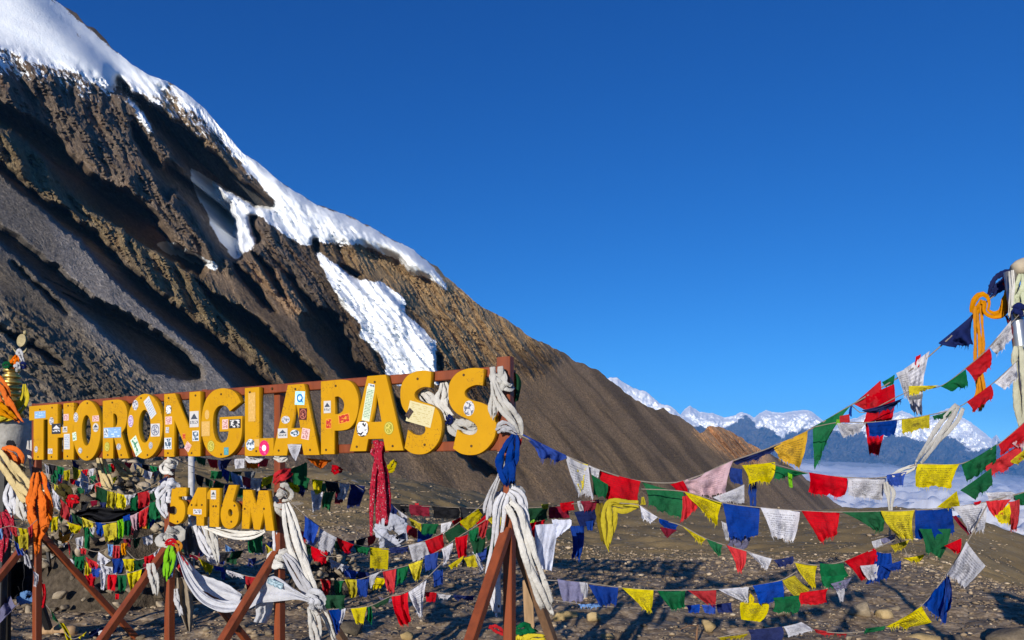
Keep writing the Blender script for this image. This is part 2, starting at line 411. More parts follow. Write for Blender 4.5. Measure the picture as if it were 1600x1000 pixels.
def build_mountain():
    A = np.array([CX + F * math.tan(SUN_AZ), HY + F * math.tan(SUN_EL) / math.cos(SUN_AZ)])   # where the light is heading
    nT, nR = 900, 590
    th = np.radians(np.linspace(60.0, 172.5, nT))
    dx, dy = np.cos(th), -np.sin(th)
    sk = np.array(SKYLINE, float)                            # roughened skyline
    seg = np.hypot(*np.diff(sk, axis=0).T); cum = np.r_[0, np.cumsum(seg)]
    q0 = np.arange(0, cum[-1], 2.5)
    LX, LY = np.interp(q0, cum, sk[:, 0]), np.interp(q0, cum, sk[:, 1])
    rg = np.interp(LX, [-130, 180, 270, 430, 690, 800, 1080, 1190, 1360], [0.7, 1.8, 0.9, 0.9, 2.0, 2.2, 1.6, 2.4, 1.2]) * (LX > -120)
    LX = LX + rg * 0.5 * fbm(q0 / 13, q0 * 0, 4, 2, 0.6); LY = LY + rg * fbm(q0 / 16, q0 * 0 + 7, 5, 3, 0.6)
    outline = list(zip(LX, LY)) + [(1360, 1010)]
    rho = 1800.0 * (85.0 / 1800.0) ** np.linspace(0, 1, nR) * 0.45 + 0.55 * np.linspace(1800, 85, nR)
    RHO = np.repeat(rho[None], nT, 0)
    PX = A[0] + dx[:, None] * RHO; PY = A[1] + dy[:, None] * RHO
    inside = in_poly(PX, PY, outline)
    cell = inside[:-1, :-1] | inside[1:, :-1] | inside[:-1, 1:] | inside[1:, 1:]
    used = np.zeros((nT, nR), bool)
    for sa in (slice(0, -1), slice(1, None)):
        for sb in (slice(0, -1), slice(1, None)): used[sa, sb] |= cell
    rim = used & ~inside
    rx, ry = PX[rim], PY[rim]
    best = np.full(rx.shape, 1e9); bx, by = rx.copy(), ry.copy()
    for k in range(len(LX) - 1):                             # pull the rim onto the skyline
        ex, ey = LX[k + 1] - LX[k], LY[k + 1] - LY[k]
        s = np.clip(((rx - LX[k]) * ex + (ry - LY[k]) * ey) / (ex * ex + ey * ey), 0, 1)
        qx, qy = LX[k] + s * ex, LY[k] + s * ey
        d = (qx - rx) ** 2 + (qy - ry) ** 2
        c_ = d < best; best[c_] = d[c_]; bx[c_] = qx[c_]; by[c_] = qy[c_]
    PX[rim], PY[rim] = bx, by
    RHO[rim] = np.hypot(bx - A[0], by - A[1])
    inside = used
    cell &= (PY[:-1, :-1] < 864)
    U, W = (PX - CX) / F, (HY - PY) / F
    P2 = np.array([-0.696 * 620, 620, 0.0]); c = PEDGE @ P2
    nr = PEDGE[0] * U + PEDGE[1] + PEDGE[2] * W
    nr = np.minimum(nr, -0.10)
    D0 = c / nr
    # --- soft masks on a raster
    gx, gy = np.arange(-140, 1400, 3.0), np.arange(-180, 880, 3.0)
    GX, GY = np.meshgrid(gx, gy)
    wx = 5 * fbm(GX / 30, GY / 30, 4, 21); wy = 5 * fbm(GX / 30, GY / 30, 4, 22)
    def soft(polys, rad, warp=1.0):
        m = np.zeros(GX.shape)
        for p in polys: m = np.maximum(m, in_poly(GX + warp * wx, GY + warp * wy, p).astype(float))
        k = np.exp(-0.5 * (np.arange(-int(3 * rad), int(3 * rad) + 1) / rad) ** 2); k /= k.sum()
        pad = len(k) // 2
        for ax in (0, 1):
            mp = np.pad(m, [(pad, pad) if a == ax else (0, 0) for a in (0, 1)], mode='edge')
            m = np.apply_along_axis(lambda v: np.convolve(v, k, mode='valid'), ax, mp)
        return m
    def look(m):
        fx = np.clip((PX - gx[0]) / 3.0, 0, len(gx) - 1.001); fy = np.clip((PY - gy[0]) / 3.0, 0, len(gy) - 1.001)
        ix, iy = fx.astype(int), fy.astype(int); u, v = fx - ix, fy - iy
        return (m[iy, ix] * (1 - u) + m[iy, ix + 1] * u) * (1 - v) + (m[iy + 1, ix] * (1 - u) + m[iy + 1, ix + 1] * u) * v
    rock = look(soft(ROCK, 3.0))
    z_dome, z_crest = look(soft([SNOW['dome']], 5.0, 0.2)), look(soft([SNOW['crest'], SNOW['strip'], SNOW['crest_low']], 2.5, 0.5))
    z_shelf, z_tongue, z_basin = look(soft([SNOW['shelf']], 2.2, 0.5)), look(soft([SNOW['tongue']], 3.5, 0.6)), look(soft([SNOW['basin']], 3.0, 0.5))
    # --- plane coordinates
    e1 = np.cross([0, 0, 1.0], PEDGE); e1 /= np.linalg.norm(e1); e2 = np.cross(PEDGE, e1)
    PP = np.stack([U * D0, D0, W * D0], -1)
    a, b = PP @ e1, PP @ e2
    # --- snow faces turned more to the viewer and the sun
    D = D0.copy()
    along = 0.77 * PX + 0.64 * PY
    def level(D, mask, k, sx):
        s = np.linspace(along.min(), along.max(), 200)
        ref_x = sx[0] + (s - sx[0] * 0.77 - sx[1] * 0.64) * 0.77
        ref_y = sx[1] + (s - sx[0] * 0.77 - sx[1] * 0.64) * 0.64
        Dr = c / np.minimum(PEDGE[0] * (ref_x - CX) / F + PEDGE[1] + PEDGE[2] * (HY - ref_y) / F, -0.1)
        return D + mask * k * (np.interp(along, s, Dr) - D)
    D = level(D, z_crest, 0.8, (306, 197))
    D = level(D, z_shelf, 0.45, (458, 368))
    D = level(D, z_tongue, 0.5, (572, 520))
    D = D + z_dome * 0.62 * (1180 + 0.2 * (PX - 60) - D)
    D = D - 18 * look(soft([SNOW['dome']], 9.0, 0.2)) - 8 * look(soft([SNOW['tongue']], 5.0, 0.4)) - 5 * look(soft([SNOW['shelf']], 3.5, 0.4))
    # --- ribs and crags
    amp = 0.03 + 0.97 * rock
    snow_any = np.clip(z_dome + z_crest * 0.8 + z_shelf * 0.8 + z_tongue * 0.6 + z_basin, 0, 1)
    amp = amp * (1 - 0.92 * snow_any)
    wa = a + 14 * fbm(a / 150, b / 150, 3, 41)
    D = D - (0.3 + 0.7 * amp) * 22 * fbm(a / 260, b / 260, 3, 34) - (1 - snow_any) * (1 - rock) * 6 * fbm(a / 140, b / 300, 3, 36)
    H = amp * (30 * (ridged(wa / 70, b / 420, 6, 31, 0.60) - 0.6) + 6 * (ridged(wa / 24, b / 190, 4, 33, 0.55) - 0.6) + 5 * (ridged((a - 0.5 * b) / 60, (b + 0.5 * a) / 22, 3, 36, 0.5) - 0.5))
    H = H + amp * rock * 4 * np.abs(fbm((wa + 0.4 * b) / 60, (b - 0.3 * a) / 44, 4, 37, 0.55))
    mor = look(soft([[(-130, 430), (0, 470), (60, 492), (120, 520), (190, 560), (240, 600), (300, 660), (300, 780), (-130, 780)]], 4.0))
    H = H + mor * (7 * ridged((a + 0.9 * b) / 70, (b - a) / 260, 4, 81, 0.6) + 3 * ridged(a / 12, b / 9, 3, 82, 0.6))
    H = H + (1 - snow_any) * (1 - rock) * (1.8 * fbm(a / 60, b / 34, 4, 38))
    # --- ribs that throw the long shadows: a surface kept behind the grazing ray
    q = 3.2
    mx, my = PX + q * fbm(PX / 16, PY / 16, 4, 51), PY + q * fbm(PX / 16, PY / 16, 4, 52)
    shade = np.zeros(PX.shape, bool)
    for p in SHADE: shade |= in_poly(mx, my, p)
    sm = shade.astype(float)
    for _ in range(2):
        q2 = np.pad(sm, 1, mode='edge')
        sm = (q2[1:-1, 1:-1] * 2 + q2[:-2, 1:-1] + q2[2:, 1:-1] + q2[1:-1, :-2] + q2[1:-1, 2:]) / 6
    rl = np.sqrt(U * U + 1 + W * W)
    cosp = (U * LIGHT[0] + LIGHT[1] + W * LIGHT[2]) / rl
    sinp = np.sqrt(np.maximum(1 - cosp * cosp, 1e-9))
    w = D * rl * sinp
    m = np.full(nT, 1e9); M = np.zeros(nT); run = np.zeros(nT)
    for j in range(nR):
        ins = inside[:, j]
        s = (sm[:, j] > 0.02) & ins & (m < 1e8)
        run = np.where(s, run + 1, 0)
        ws = m + np.minimum(m * (0.05 + 0.0006 * run), (0.35 + 0.5 * (1 - np.exp(-run / 70.0))) * np.maximum(M - m, 0))
        w[:, j] = np.where(s, w[:, j] + (ws - w[:, j]) * sm[:, j], w[:, j])
        lit = ins & ~s
        M = np.where(lit, np.maximum(M, w[:, j]), M)
        m = np.where(lit, np.minimum(m, w[:, j]), m)
    D = w / (rl * sinp)
    # --- crags and fine relief
    D = D - H * np.where(shade, 0.3, 1.0)
    amp2 = (0.35 + 0.65 * rock) * (1 - 0.85 * snow_any)
    D = D - amp2 * (2.2 * rock * ridged(wa / 12, b / 90, 3, 61, 0.55) + 2.2 * fbm(a / 14, b / 8, 4, 62, 0.68))
    ice = np.clip(z_tongue + 0.75 * z_shelf, 0, 1)
    D = D - ice * (5.0 * ridged((a + 8 * fbm(a / 40, b / 40, 3, 63)) / 14, b / 70, 5, 64, 0.6) + 2.5 * ridged(a / 36, b / 9, 4, 65, 0.6))
    D = D - z_crest * 1.2 * ridged(a / 20, b / 50, 3, 66)
    P = np.stack([U * D, D, W * D + EYE], -1)
    V = P.reshape(-1, 3)
    nc = nR
    # --- attributes
    jx, jy = PX + 5 * fbm(PX / 14, PY / 14, 5, 71, 0.6), PY + 5 * fbm(PX / 14, PY / 14, 5, 72, 0.6)
    sn = np.zeros(PX.shape)
    for k, p in SNOW.items():
        f = 0.25 if k == 'dome' else 0.7
        sn = np.maximum(sn, in_poly(PX + f * (jx - PX), PY + f * (jy - PY), p).astype(float))
    for _ in range(5):
        q2 = np.pad(sn, 1, mode='edge')
        sn = (q2[1:-1, 1:-1] * 2 + q2[:-2, 1:-1] + q2[2:, 1:-1] + q2[1:-1, :-2] + q2[1:-1, 2:]) / 6
    dust = look(soft([[(-130, 40), (0, 62), (60, 92), (130, 108), (180, 130), (200, 170), (160, 165), (100, 140), (40, 130), (-130, 100)], [(180, 90), (262, 126), (300, 150), (380, 240), (425, 300), (400, 300), (340, 240), (262, 182), (200, 140)],
                      [(470, 370), (560, 380), (660, 425), (690, 460), (660, 460), (600, 420), (520, 400)]], 7.0))
    dust = dust * sstep(-0.1, 0.55, ridged(wa / 22, b / 90, 4, 75, 0.6))
    sn = np.clip(sn * 1.0 + 0.66 * dust * (1 - sn), 0, 1)
    # albedo by zone: dark cliff, ochre cliff, grey scree, brown slope, orange crag
    def zone(poly, rad=14): return look(soft([poly], rad / 3.0))[..., None]
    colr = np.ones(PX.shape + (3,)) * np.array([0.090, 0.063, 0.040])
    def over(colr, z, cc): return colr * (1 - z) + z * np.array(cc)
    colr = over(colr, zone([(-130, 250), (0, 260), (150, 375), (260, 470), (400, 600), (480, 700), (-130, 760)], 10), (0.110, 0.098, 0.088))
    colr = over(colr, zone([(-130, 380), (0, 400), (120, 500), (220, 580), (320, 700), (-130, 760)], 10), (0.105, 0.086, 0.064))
    colr = over(colr, zone([(-130, 60), (180, 130), (262, 128), (480, 380), (560, 570), (480, 500), (330, 410), (105, 235), (0, 165), (-130, 110)], 12), (0.130, 0.100, 0.075))
    colr = over(colr, zone([(-130, 110), (0, 192), (140, 322), (262, 400), (420, 520), (520, 600), (440, 590), (290, 490), (150, 362), (60, 300), (-130, 190)], 8), (0.165, 0.125, 0.070))
    colr = over(colr, zone([(200, 110), (262, 128), (300, 190), (360, 260), (420, 300), (360, 270), (250, 180)], 6), (0.24, 0.175, 0.105))
    colr = over(colr, zone([(500, 380), (600, 395), (700, 430), (760, 480), (860, 545), (830, 600), (760, 620), (700, 605), (690, 560), (660, 510), (635, 465), (590, 438), (540, 424)], 10), (0.30, 0.205, 0.105))
    colr = over(colr, zone([(380, 400), (440, 430), (480, 490), (470, 500), (420, 460), (380, 430)], 8), (0.26, 0.17, 0.10))
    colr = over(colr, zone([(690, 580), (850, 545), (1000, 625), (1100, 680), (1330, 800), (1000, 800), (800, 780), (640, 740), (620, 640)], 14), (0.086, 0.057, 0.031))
    colr = over(colr, zone([(1088, 674), (1112, 655), (1150, 672), (1200, 702), (1200, 735), (1160, 722), (1120, 700)], 5), (0.36, 0.205, 0.10))
    # debris chutes running down the brown slope
    chute = sstep(0.45, 1.1, ridged((a + 0.12 * b + 20 * fbm(a / 120, b / 120, 2, 79)) / 130, b / 1200, 3, 77, 0.6)) * (1 - rock)
    colr = colr * 1.75 * (1 + 0.7 * chute[..., None] * np.array([1.0, 1.0, 1.05]))
    pad3 = lambda z: z
    attrs = (pad3(sn).ravel(), pad3(rock).ravel(), colr.reshape(-1, 3))
    ab = np.stack([a + 4 * fbm(a / 60, b / 60, 3, 78) * (0.3 + 0.7 * rock), b, 0 * a], -1) / 1000.0
    AB = ab.reshape(-1, 3)
    faces = grid_faces(nT, nc, cell)
    glz = pad3(np.maximum(z_tongue, z_shelf)).ravel() > 0.5
    dmz = pad3(np.maximum(z_dome, z_crest)).ravel() > 0.5
    glf = glz[faces].all(1)
    dmf = dmz[faces].all(1) & ~glf
    for name, sel in (('mountain', ~(glf | dmf)), ('glacier', glf), ('snowfield', dmf)):
        f = faces[sel]
        used, inv = np.unique(f, return_inverse=True)
        me = mesh_np(name, V[used], inv.reshape(-1, 4), smooth=False)
        me.polygons.foreach_set('use_smooth', np.full(len(f), name != 'mountain'))
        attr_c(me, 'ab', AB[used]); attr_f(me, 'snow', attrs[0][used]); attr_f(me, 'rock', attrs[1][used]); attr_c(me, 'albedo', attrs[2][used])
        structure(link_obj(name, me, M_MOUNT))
    # the far side of the ridge
    ux, uw = (LX - CX) / F, (HY - LY) / F
    dd = c / np.minimum(PEDGE[0] * ux + PEDGE[1] + PEDGE[2] * uw, -0.1) + 12
    top = np.stack([ux * dd, dd, uw * dd + EYE - 3], -1)
    B = np.stack([top, top + [240, 420, -420], top + [600, 1100, -1700]], 1)
    me = mesh_np('mountain_back', B.reshape(-1, 3), grid_faces(len(LX), 3), True)
    n = len(me.vertices)
    attr_c(me, 'ab', np.stack([q0.repeat(3), np.zeros(n), np.zeros(n)], -1) / 1000.0); attr_f(me, 'snow', np.zeros(n)); attr_f(me, 'rock', np.ones(n)); attr_c(me, 'albedo', np.ones((n, 3)) * 0.12)
    structure(link_obj('mountain_back', me, M_MOUNT))
build_mountain()

# ------------------------------------------------------------------ far ranges, cloud sea
def far_range(name, sky, D0, base_py, ncol, nrow, snowline, seed, back=6000.0, slope=9.0, rel=2600.0):
    sx, sy = np.array(sky).T
    px = np.linspace(sx[0], sx[-1], ncol)
    py0 = np.interp(px, sx, sy) + 1.0 * fbm(px / 9, px * 0, 4, seed, 0.6)
    t = np.linspace(0, 1, nrow) ** 1.2
    PX = np.repeat(px[:, None], nrow, 1)
    PY = py0[:, None] + (base_py - py0)[:, None] * t[None, :]
    dist = PY - py0[:, None]
    spur = ridged((PX + 0.45 * dist + 10 * fbm(PX / 40, PY / 40, 3, seed + 5)) / 62, PY / 120, 5, seed + 1, 0.52)
    D = D0 - slope * dist * D0 / F * 0.16 - rel * 0.30 * spur * sstep(0, 14, dist) - rel * 0.10 * ridged(PX / 13, PY / 11, 4, seed + 3, 0.55) * sstep(0, 6, dist)
    P = np.stack([(PX - CX) / F * D, D, EYE - (PY - HY) / F * D], -1)
    bk = P[:, :1] + np.array([[[0, back, -back * 0.6]]])
    V = np.concatenate([bk, P], 1).reshape(-1, 3)
    sl = np.interp(px, *np.array(snowline).T)[:, None]
    sn = np.clip(0.5 + (sl - PY) / 24.0 + 0.30 * spur, 0, 1)
    sn = np.concatenate([sn[:, :1], sn], 1)
    me = mesh_np(name, V, grid_faces(ncol, nrow + 1), False)
    attr_f(me, 'snow', sn.ravel())
    return structure(link_obj(name, me, M_FAR))
far_range('snow_mountains', [(900, 612), (930, 600), (955, 589), (965, 590), (978, 600), (990, 606), (1010, 612), (1022, 622), (1030, 630), (1048, 635), (1060, 645), (1090, 662), (1140, 690)], 26000, 760, 200, 70, [(900, 690), (1040, 660), (1140, 660)], 101, rel=1200)
far_range('far_mountains', [(1000, 690), (1040, 664), (1060, 650), (1070, 640), (1078, 633), (1086, 639), (1094, 644), (1112, 645), (1131, 652), (1146, 650), (1159, 643), (1168, 647), (1178, 652), (1188, 645), (1197, 641), (1206, 643), (1216, 645), (1228, 644), (1241, 642), (1252, 641),
          (1262, 640), (1272, 646), (1284, 655), (1300, 668), (1330, 690), (1380, 715)], 40000, 770, 380, 120, [(1000, 640), (1070, 652), (1110, 668), (1140, 664), (1165, 645), (1180, 655), (1200, 664), (1225, 673), (1262, 668), (1300, 662), (1380, 660)], 131)
far_range('far_peaks', [(1270, 690), (1300, 662), (1320, 658), (1340, 652), (1352, 647), (1364, 656), (1380, 652), (1396, 646), (1409, 641), (1420, 646), (1436, 654), (1452, 652), (1470, 642), (1484, 638), (1494, 644), (1504, 652), (1516, 659), (1530, 670), (1542, 679), (1550, 686), (1557, 679), (1563, 688), (1580, 694),
          (1610, 688), (1640, 676), (1690, 690), (1780, 720)], 36000, 775, 420, 120, [(1270, 660), (1340, 674), (1409, 678), (1450, 684), (1490, 690), (1530, 694), (1557, 682), (1640, 690), (1780, 690)], 151)

def cloud_sea():
    ncol, nrow = 240, 110
    px = np.linspace(1020, 1900, ncol)[:, None]; t = np.linspace(0, 1, nrow)[None, :]
    D = 3000 * (34000 / 3000) ** t + 0 * px
    top = np.interp(px, [1020, 1180, 1240, 1300, 1400, 1500, 1560, 1620, 1900], [722, 720, 716, 722, 726, 738, 742, 748, 750])
    PY = 868 + (top - 868) * (1 - (1 - t) ** 1.35)
    z = EYE - (PY - HY) / F * D
    X = (px - CX) / F * D
    z = z + 130 * fbm(X / 1500, D / 1500, 5, 201, 0.55) + 130 * np.abs(fbm(X / 420, D / 420, 4, 203)) * (0.35 + 0.65 * (1 - t))
    V = np.stack([X, D + 0 * X, z], -1).reshape(-1, 3)
    me = mesh_np('cloud_sea', V, grid_faces(ncol, nrow), True)
    body = np.clip(1.4 - 1.25 * sstep(0.72, 1.0, t + 0 * px), 0, 1.4)
    attr_f(me, 'body', body.ravel())
    return structure(link_obj('cloud_sea', me, M_CLOUD), 'stuff')
cloud_sea()

# ------------------------------------------------------------------ ground
def ground_z(X, Y, fine=True):
    X, Y = np.asarray(X, float), np.asarray(Y, float)
    R = np.hypot(X, Y)
    pa = np.where(Y > 0.3 * np.abs(X), CX + F * X / np.maximum(Y, 1e-3), np.where(X > 0, 2500, -900))
    pyc = np.interp(pa, [-900, -300, 300, 530, 650, 800, 950, 1250, 1320, 1400, 1450, 1600, 1750, 2500], [715, 722, 730, 738, 752, 782, 791, 794, 791, 786, 789, 819, 840, 850])
    zc = EYE - (pyc - HY) / F * 110.0
    t = sstep(0, 1, np.log(np.maximum(R, 1) / 11.0) / math.log(10.0))
    front = sstep(-4, 6, Y)
    z = zc * t * front
    z = z - np.maximum(R - 112, 0) * 0.38 - 0.0
    k = np.clip(R / 12, 0.3, 8)
    z = z + 0.10 * fbm(X / 4.5, Y / 4.5, 3, 301) * np.clip(k, 0, 4)
    if fine:
        z = z + 0.035 * fbm(X / 0.8, Y / 0.8, 4, 305, 0.6) + 0.02 * ridged(X / 0.25, Y / 0.25, 2, 309) * np.exp(-R / 25)
    return z

def build_ground():
    ang = np.concatenate([np.arange(-180, -46, 4.0), np.arange(-46, 46, 0.17), np.arange(46, 180.1, 4.0)])
    ang = np.radians(ang)
    rad = np.concatenate([[0.02, 0.6, 1.2, 1.8], np.geomspace(2.2, 40, 330), np.geomspace(41, 420, 90)])
    R, Aa = np.meshgrid(rad, ang)
    X, Y = R * np.sin(Aa), R * np.cos(Aa)
    Z = ground_z(X, Y)
    me = mesh_np('ground', np.stack([X, Y, Z], -1).reshape(-1, 3), grid_faces(len(ang), len(rad)), True)
    soil = sstep(12.5, 22.0, R + 2.5 * fbm(X / 6, Y / 6, 3, 311))
    attr_f(me, 'soil', soil.ravel())
    structure(link_obj('ground', me, M_GROUND))
build_ground()

ICO = None
def ico(sub):
    bm = bmesh.new(); bmesh.ops.create_icosphere(bm, subdivisions=sub, radius=1.0)
    V = np.array([v.co[:] for v in bm.verts]); Fc = np.array([[v.index for v in f.verts] for f in bm.faces]); bm.free()
    return V, Fc
ICO1, ICO2 = ico(1), ico(2)

def rock_verts(seed, size, flat=0.6, sub=2, blocky=0.55):
    V, Fc = (ICO2 if sub == 2 else ICO1)
    r = np.random.default_rng(seed)
    V = V.copy()
    for _ in range(15 if sub == 2 else 5):                      # chop planes to get broken faces
        n = r.normal(size=3); n /= np.linalg.norm(n); d = r.uniform(0.36, 0.80)
        s = V @ n; V -= np.outer(np.maximum(s - d, 0) * blocky * 1.8, n)
    V += 0.022 * r.normal(size=V.shape)
    V *= np.array([r.uniform(0.75, 1.25), r.uniform(0.65, 1.05), flat * r.uniform(0.75, 1.25)])
    c, s = math.cos(seed * 1.7), math.sin(seed * 1.7)
    V = V @ np.array([[c, s, 0], [-s, c, 0], [0, 0, 1]])
    return V * size, Fc

def scatter_gravel():
    variants = [(lambda vf, q: (vf[0] * q, vf[1]))(rock_verts(900 + i, 1.0, 0.45, 1), np.array([0.7 + 0.6 * ((i * 7) % 5) / 4, 0.65 + 0.5 * ((i * 3) % 4) / 3, 1.0])) for i in range(24)]
    Vs, Fs, Cs = [], [], []; n0 = 0
    r = np.random.default_rng(77)
    N = 62000
    Y = (4.5 ** 1.15 + r.random(N) * (30.0 ** 1.15 - 4.5 ** 1.15)) ** (1 / 1.15)
    X = (r.random(N) * 1.52 - 0.76) * (Y + 0.5)
    size = np.clip(0.009 * (1 + r.pareto(1.9, N)), 0.008, 0.055) * np.clip(Y / 9, 0.85, 1.5)
    dens = fbm(X / 2.2, Y / 2.2, 3, 401)
    keep = (dens > -0.45 + 0.5 * r.random(N) - 0.3) & (r.random(N) > sstep(13, 30, Y))
    X, Y, size = X[keep], Y[keep], size[keep]
    n2 = 9000                                                # scattered blocks on the brown hill
    Y2 = 16 * (105 / 16) ** r.random(n2); X2 = (r.random(n2) * 1.5 - 0.75) * Y2
    k2 = fbm(X2 / 9, Y2 / 9, 3, 405) > -0.25 + 0.5 * r.random(n2) - 0.25
    X = np.r_[X, X2[k2]]; Y = np.r_[Y, Y2[k2]]; size = np.r_[size, (0.03 * (1 + r.pareto(2.0, k2.sum()))).clip(0.03, 0.2) * np.clip(Y2[k2] / 35, 0.7, 1.6)]
    Z = ground_z(X, Y)
    tint = r.choice(5, len(X), p=[0.34, 0.32, 0.22, 0.10, 0.02])
    pal = np.array([(0.15, 0.115, 0.08), (0.24, 0.185, 0.125), (0.31, 0.24, 0.16), (0.38, 0.31, 0.22), (0.50, 0.43, 0.32)])
    ca = r.random(len(X)) * 6.28
    for i in range(len(X)):
        V, Fc = variants[i % 24]
        c, s = math.cos(ca[i]), math.sin(ca[i])
        W = V @ np.array([[c, s, 0], [-s, c, 0], [0, 0, 1]]) * size[i] + np.array([X[i], Y[i], Z[i] + size[i] * 0.15])
        Vs.append(W); Fs.append(Fc + n0); n0 += len(V)
        Cs.append(np.repeat(pal[tint[i]][None] * r.uniform(0.8, 1.25), len(V), 0))
    me = mesh_np('gravel', np.concatenate(Vs), np.concatenate(Fs))
    attr_c(me, 'tint', np.concatenate(Cs))
    structure(link_obj('gravel', me, M_GRAVEL), 'stuff')
scatter_gravel()

ROCKN = [0]
def stone_at(px, Y, size, label, group=None, mat=None, flat=0.6, name='stone', seed=None, sink=0.25):
    ROCKN[0] += 1
    V, Fc = rock_verts(seed or ROCKN[0] + 40, size, flat)
    X = (px - CX) / F * Y
    V = V + np.array([X, Y, float(ground_z(X, Y)) - V[:, 2].min() - sink * size])
    return put_thing(name, label, 'stone', V, Fc, mat or M_STONE, group=group)
# ------------------------------------------------------------------ cloth, wood and paint
def mat_cloth(name, color, ink=0.0, trans=0.25, fade=0.02):
    t = NT(name); uv = t.n('ShaderNodeUVMap').outputs[0]; p = t.coord('Object')
    r = t.n('ShaderNodeObjectInfo').outputs['Random']
    hv = t.n('ShaderNodeHueSaturation')
    t.set(hv, 'Value', t.maprange(r, 0, 1, 0.74, 1.18)); t.set(hv, 'Saturation', t.maprange(t.math('FRACT', t.math('MULTIPLY', r, 7.31)), 0, 1, 0.95, 1.06)); t.set(hv, 'Color', color)
    n = t.noise(p, 9.0, 5, 0.6)
    c = t.mix(t.maprange(n, 0.35, 0.75, 0.0, fade), hv.outputs[0], (0.6, 0.6, 0.6))
    c = t.mix(1.0, c, t.ramp(t.noise(p, 5.0, 4, 0.6), [(0.3, 0.80), (0.7, 1.12)]), 'MULTIPLY')
    c = t.mix(1.0, c, t.ramp(t.noise(p, 26.0, 5, 0.7), [(0.3, 0.86), (0.7, 1.06)]), 'MULTIPLY')
    if ink:
        sx = t.n('ShaderNodeSeparateXYZ'); t.set(sx, 0, uv)
        u, v = sx.outputs[0], sx.outputs[1]
        fr = t.math('FRACT', t.math('MULTIPLY', v, 13.0))
        line = t.math('MULTIPLY', t.math('GREATER_THAN', fr, 0.45), t.math('GREATER_THAN', t.noise(t.mapping(uv, (42, 13, 1)), 1.0, 2, 0.6), 0.47))
        inside = t.math('MULTIPLY', t.math('MULTIPLY', t.math('GREATER_THAN', u, 0.1), t.math('LESS_THAN', u, 0.9)), t.math('MULTIPLY', t.math('GREATER_THAN', v, 0.12), t.math('LESS_THAN', v, 0.86)))
        du, dv = t.math('SUBTRACT', u, 0.5), t.math('SUBTRACT', v, 0.45)
        rad = t.math('SQRT', t.math('ADD', t.math('MULTIPLY', du, du), t.math('MULTIPLY', dv, dv)))
        emblem = t.math('MULTIPLY', t.math('LESS_THAN', rad, 0.15), t.math('GREATER_THAN', t.noise(t.mapping(uv, (16, 16, 1)), 1.0, 3, 0.7), 0.46))
        k = t.math('MULTIPLY', t.math('MAXIMUM', t.math('MULTIPLY', line, inside), emblem), ink)
        k = t.math('MULTIPLY', k, t.maprange(n, 0.3, 0.6, 0.4, 1.0))
        c = t.mix(k, c, (0.02, 0.02, 0.03))
    nrm = t.bump(t.math('ADD', t.noise(p, 45.0, 4, 0.6), t.math('MULTIPLY', t.noise(p, 14.0, 4, 0.6), 1.5)), 0.55, 0.012)
    d = t.n('ShaderNodeBsdfDiffuse'); t.set(d, 'Color', c); t.set(d, 'Normal', nrm)
    tl = t.n('ShaderNodeBsdfTranslucent'); t.set(tl, 'Color', c); t.set(tl, 'Normal', nrm)
    mx = t.n('ShaderNodeMixShader'); t.set(mx, 0, trans)
    t.t.links.new(d.outputs[0], mx.inputs[1]); t.t.links.new(tl.outputs[0], mx.inputs[2])
    return t.done(mx.outputs[0])

CLOTH = {
 'R': mat_cloth('red cotton', (0.50, 0.012, 0.020), 0.25), 'G': mat_cloth('green cotton', (0.008, 0.125, 0.045), 0.25),
 'Y': mat_cloth('yellow cotton', (0.56, 0.47, 0.010), 0.7), 'B': mat_cloth('blue cotton', (0.010, 0.050, 0.31), 0.2),
 'W': mat_cloth('white cotton', (0.58, 0.59, 0.66), 0.6), 'N': mat_cloth('navy cotton', (0.014, 0.024, 0.11), 0.1),
 'M': mat_cloth('maroon cotton', (0.18, 0.012, 0.03), 0.1), 'P': mat_cloth('pink stained cotton', (0.52, 0.36, 0.41), 0.35),
 'O': mat_cloth('orange silk', (0.72, 0.15, 0.005), 0.0, 0.3), 'A': mat_cloth('amber silk', (0.68, 0.27, 0.006), 0.0, 0.3),
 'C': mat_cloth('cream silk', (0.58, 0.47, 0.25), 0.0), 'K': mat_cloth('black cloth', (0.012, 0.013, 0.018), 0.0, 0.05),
 'S': mat_cloth('white silk', (0.70, 0.69, 0.66), 0.0, 0.25), 'V': mat_cloth('lilac grey cotton', (0.20, 0.20, 0.34), 0.1),
 'D': mat_cloth('dark green cotton', (0.010, 0.055, 0.025), 0.1), 'L': mat_cloth('lime cotton', (0.20, 0.50, 0.03), 0.0),
 'E': mat_cloth('grey cloth', (0.16, 0.17, 0.19), 0.0, 0.1), 'T': mat_cloth('sky blue cotton', (0.16, 0.33, 0.66), 0.1),
  'U': mat_cloth('orange stained yellow cotton', (0.62, 0.36, 0.008), 0.6),
 'H': mat_cloth('beige cloth', (0.30, 0.25, 0.19), 0.0, 0.1),
}
PLAIN = {}
for k_, col_ in (('W', (0.62, 0.63, 0.68)), ('Y', (0.58, 0.47, 0.010)), ('R', (0.46, 0.012, 0.020)), ('G', (0.008, 0.115, 0.045)), ('B', (0.010, 0.050, 0.30)), ('M', (0.15, 0.012, 0.03)), ('N', (0.012, 0.020, 0.10)), ('V', (0.20, 0.20, 0.34)), ('D', (0.010, 0.055, 0.025)), ('T', (0.16, 0.33, 0.66))):
    PLAIN[CLOTH[k_].name] = mat_cloth(CLOTH[k_].name + ' gathered', col_, 0.0)
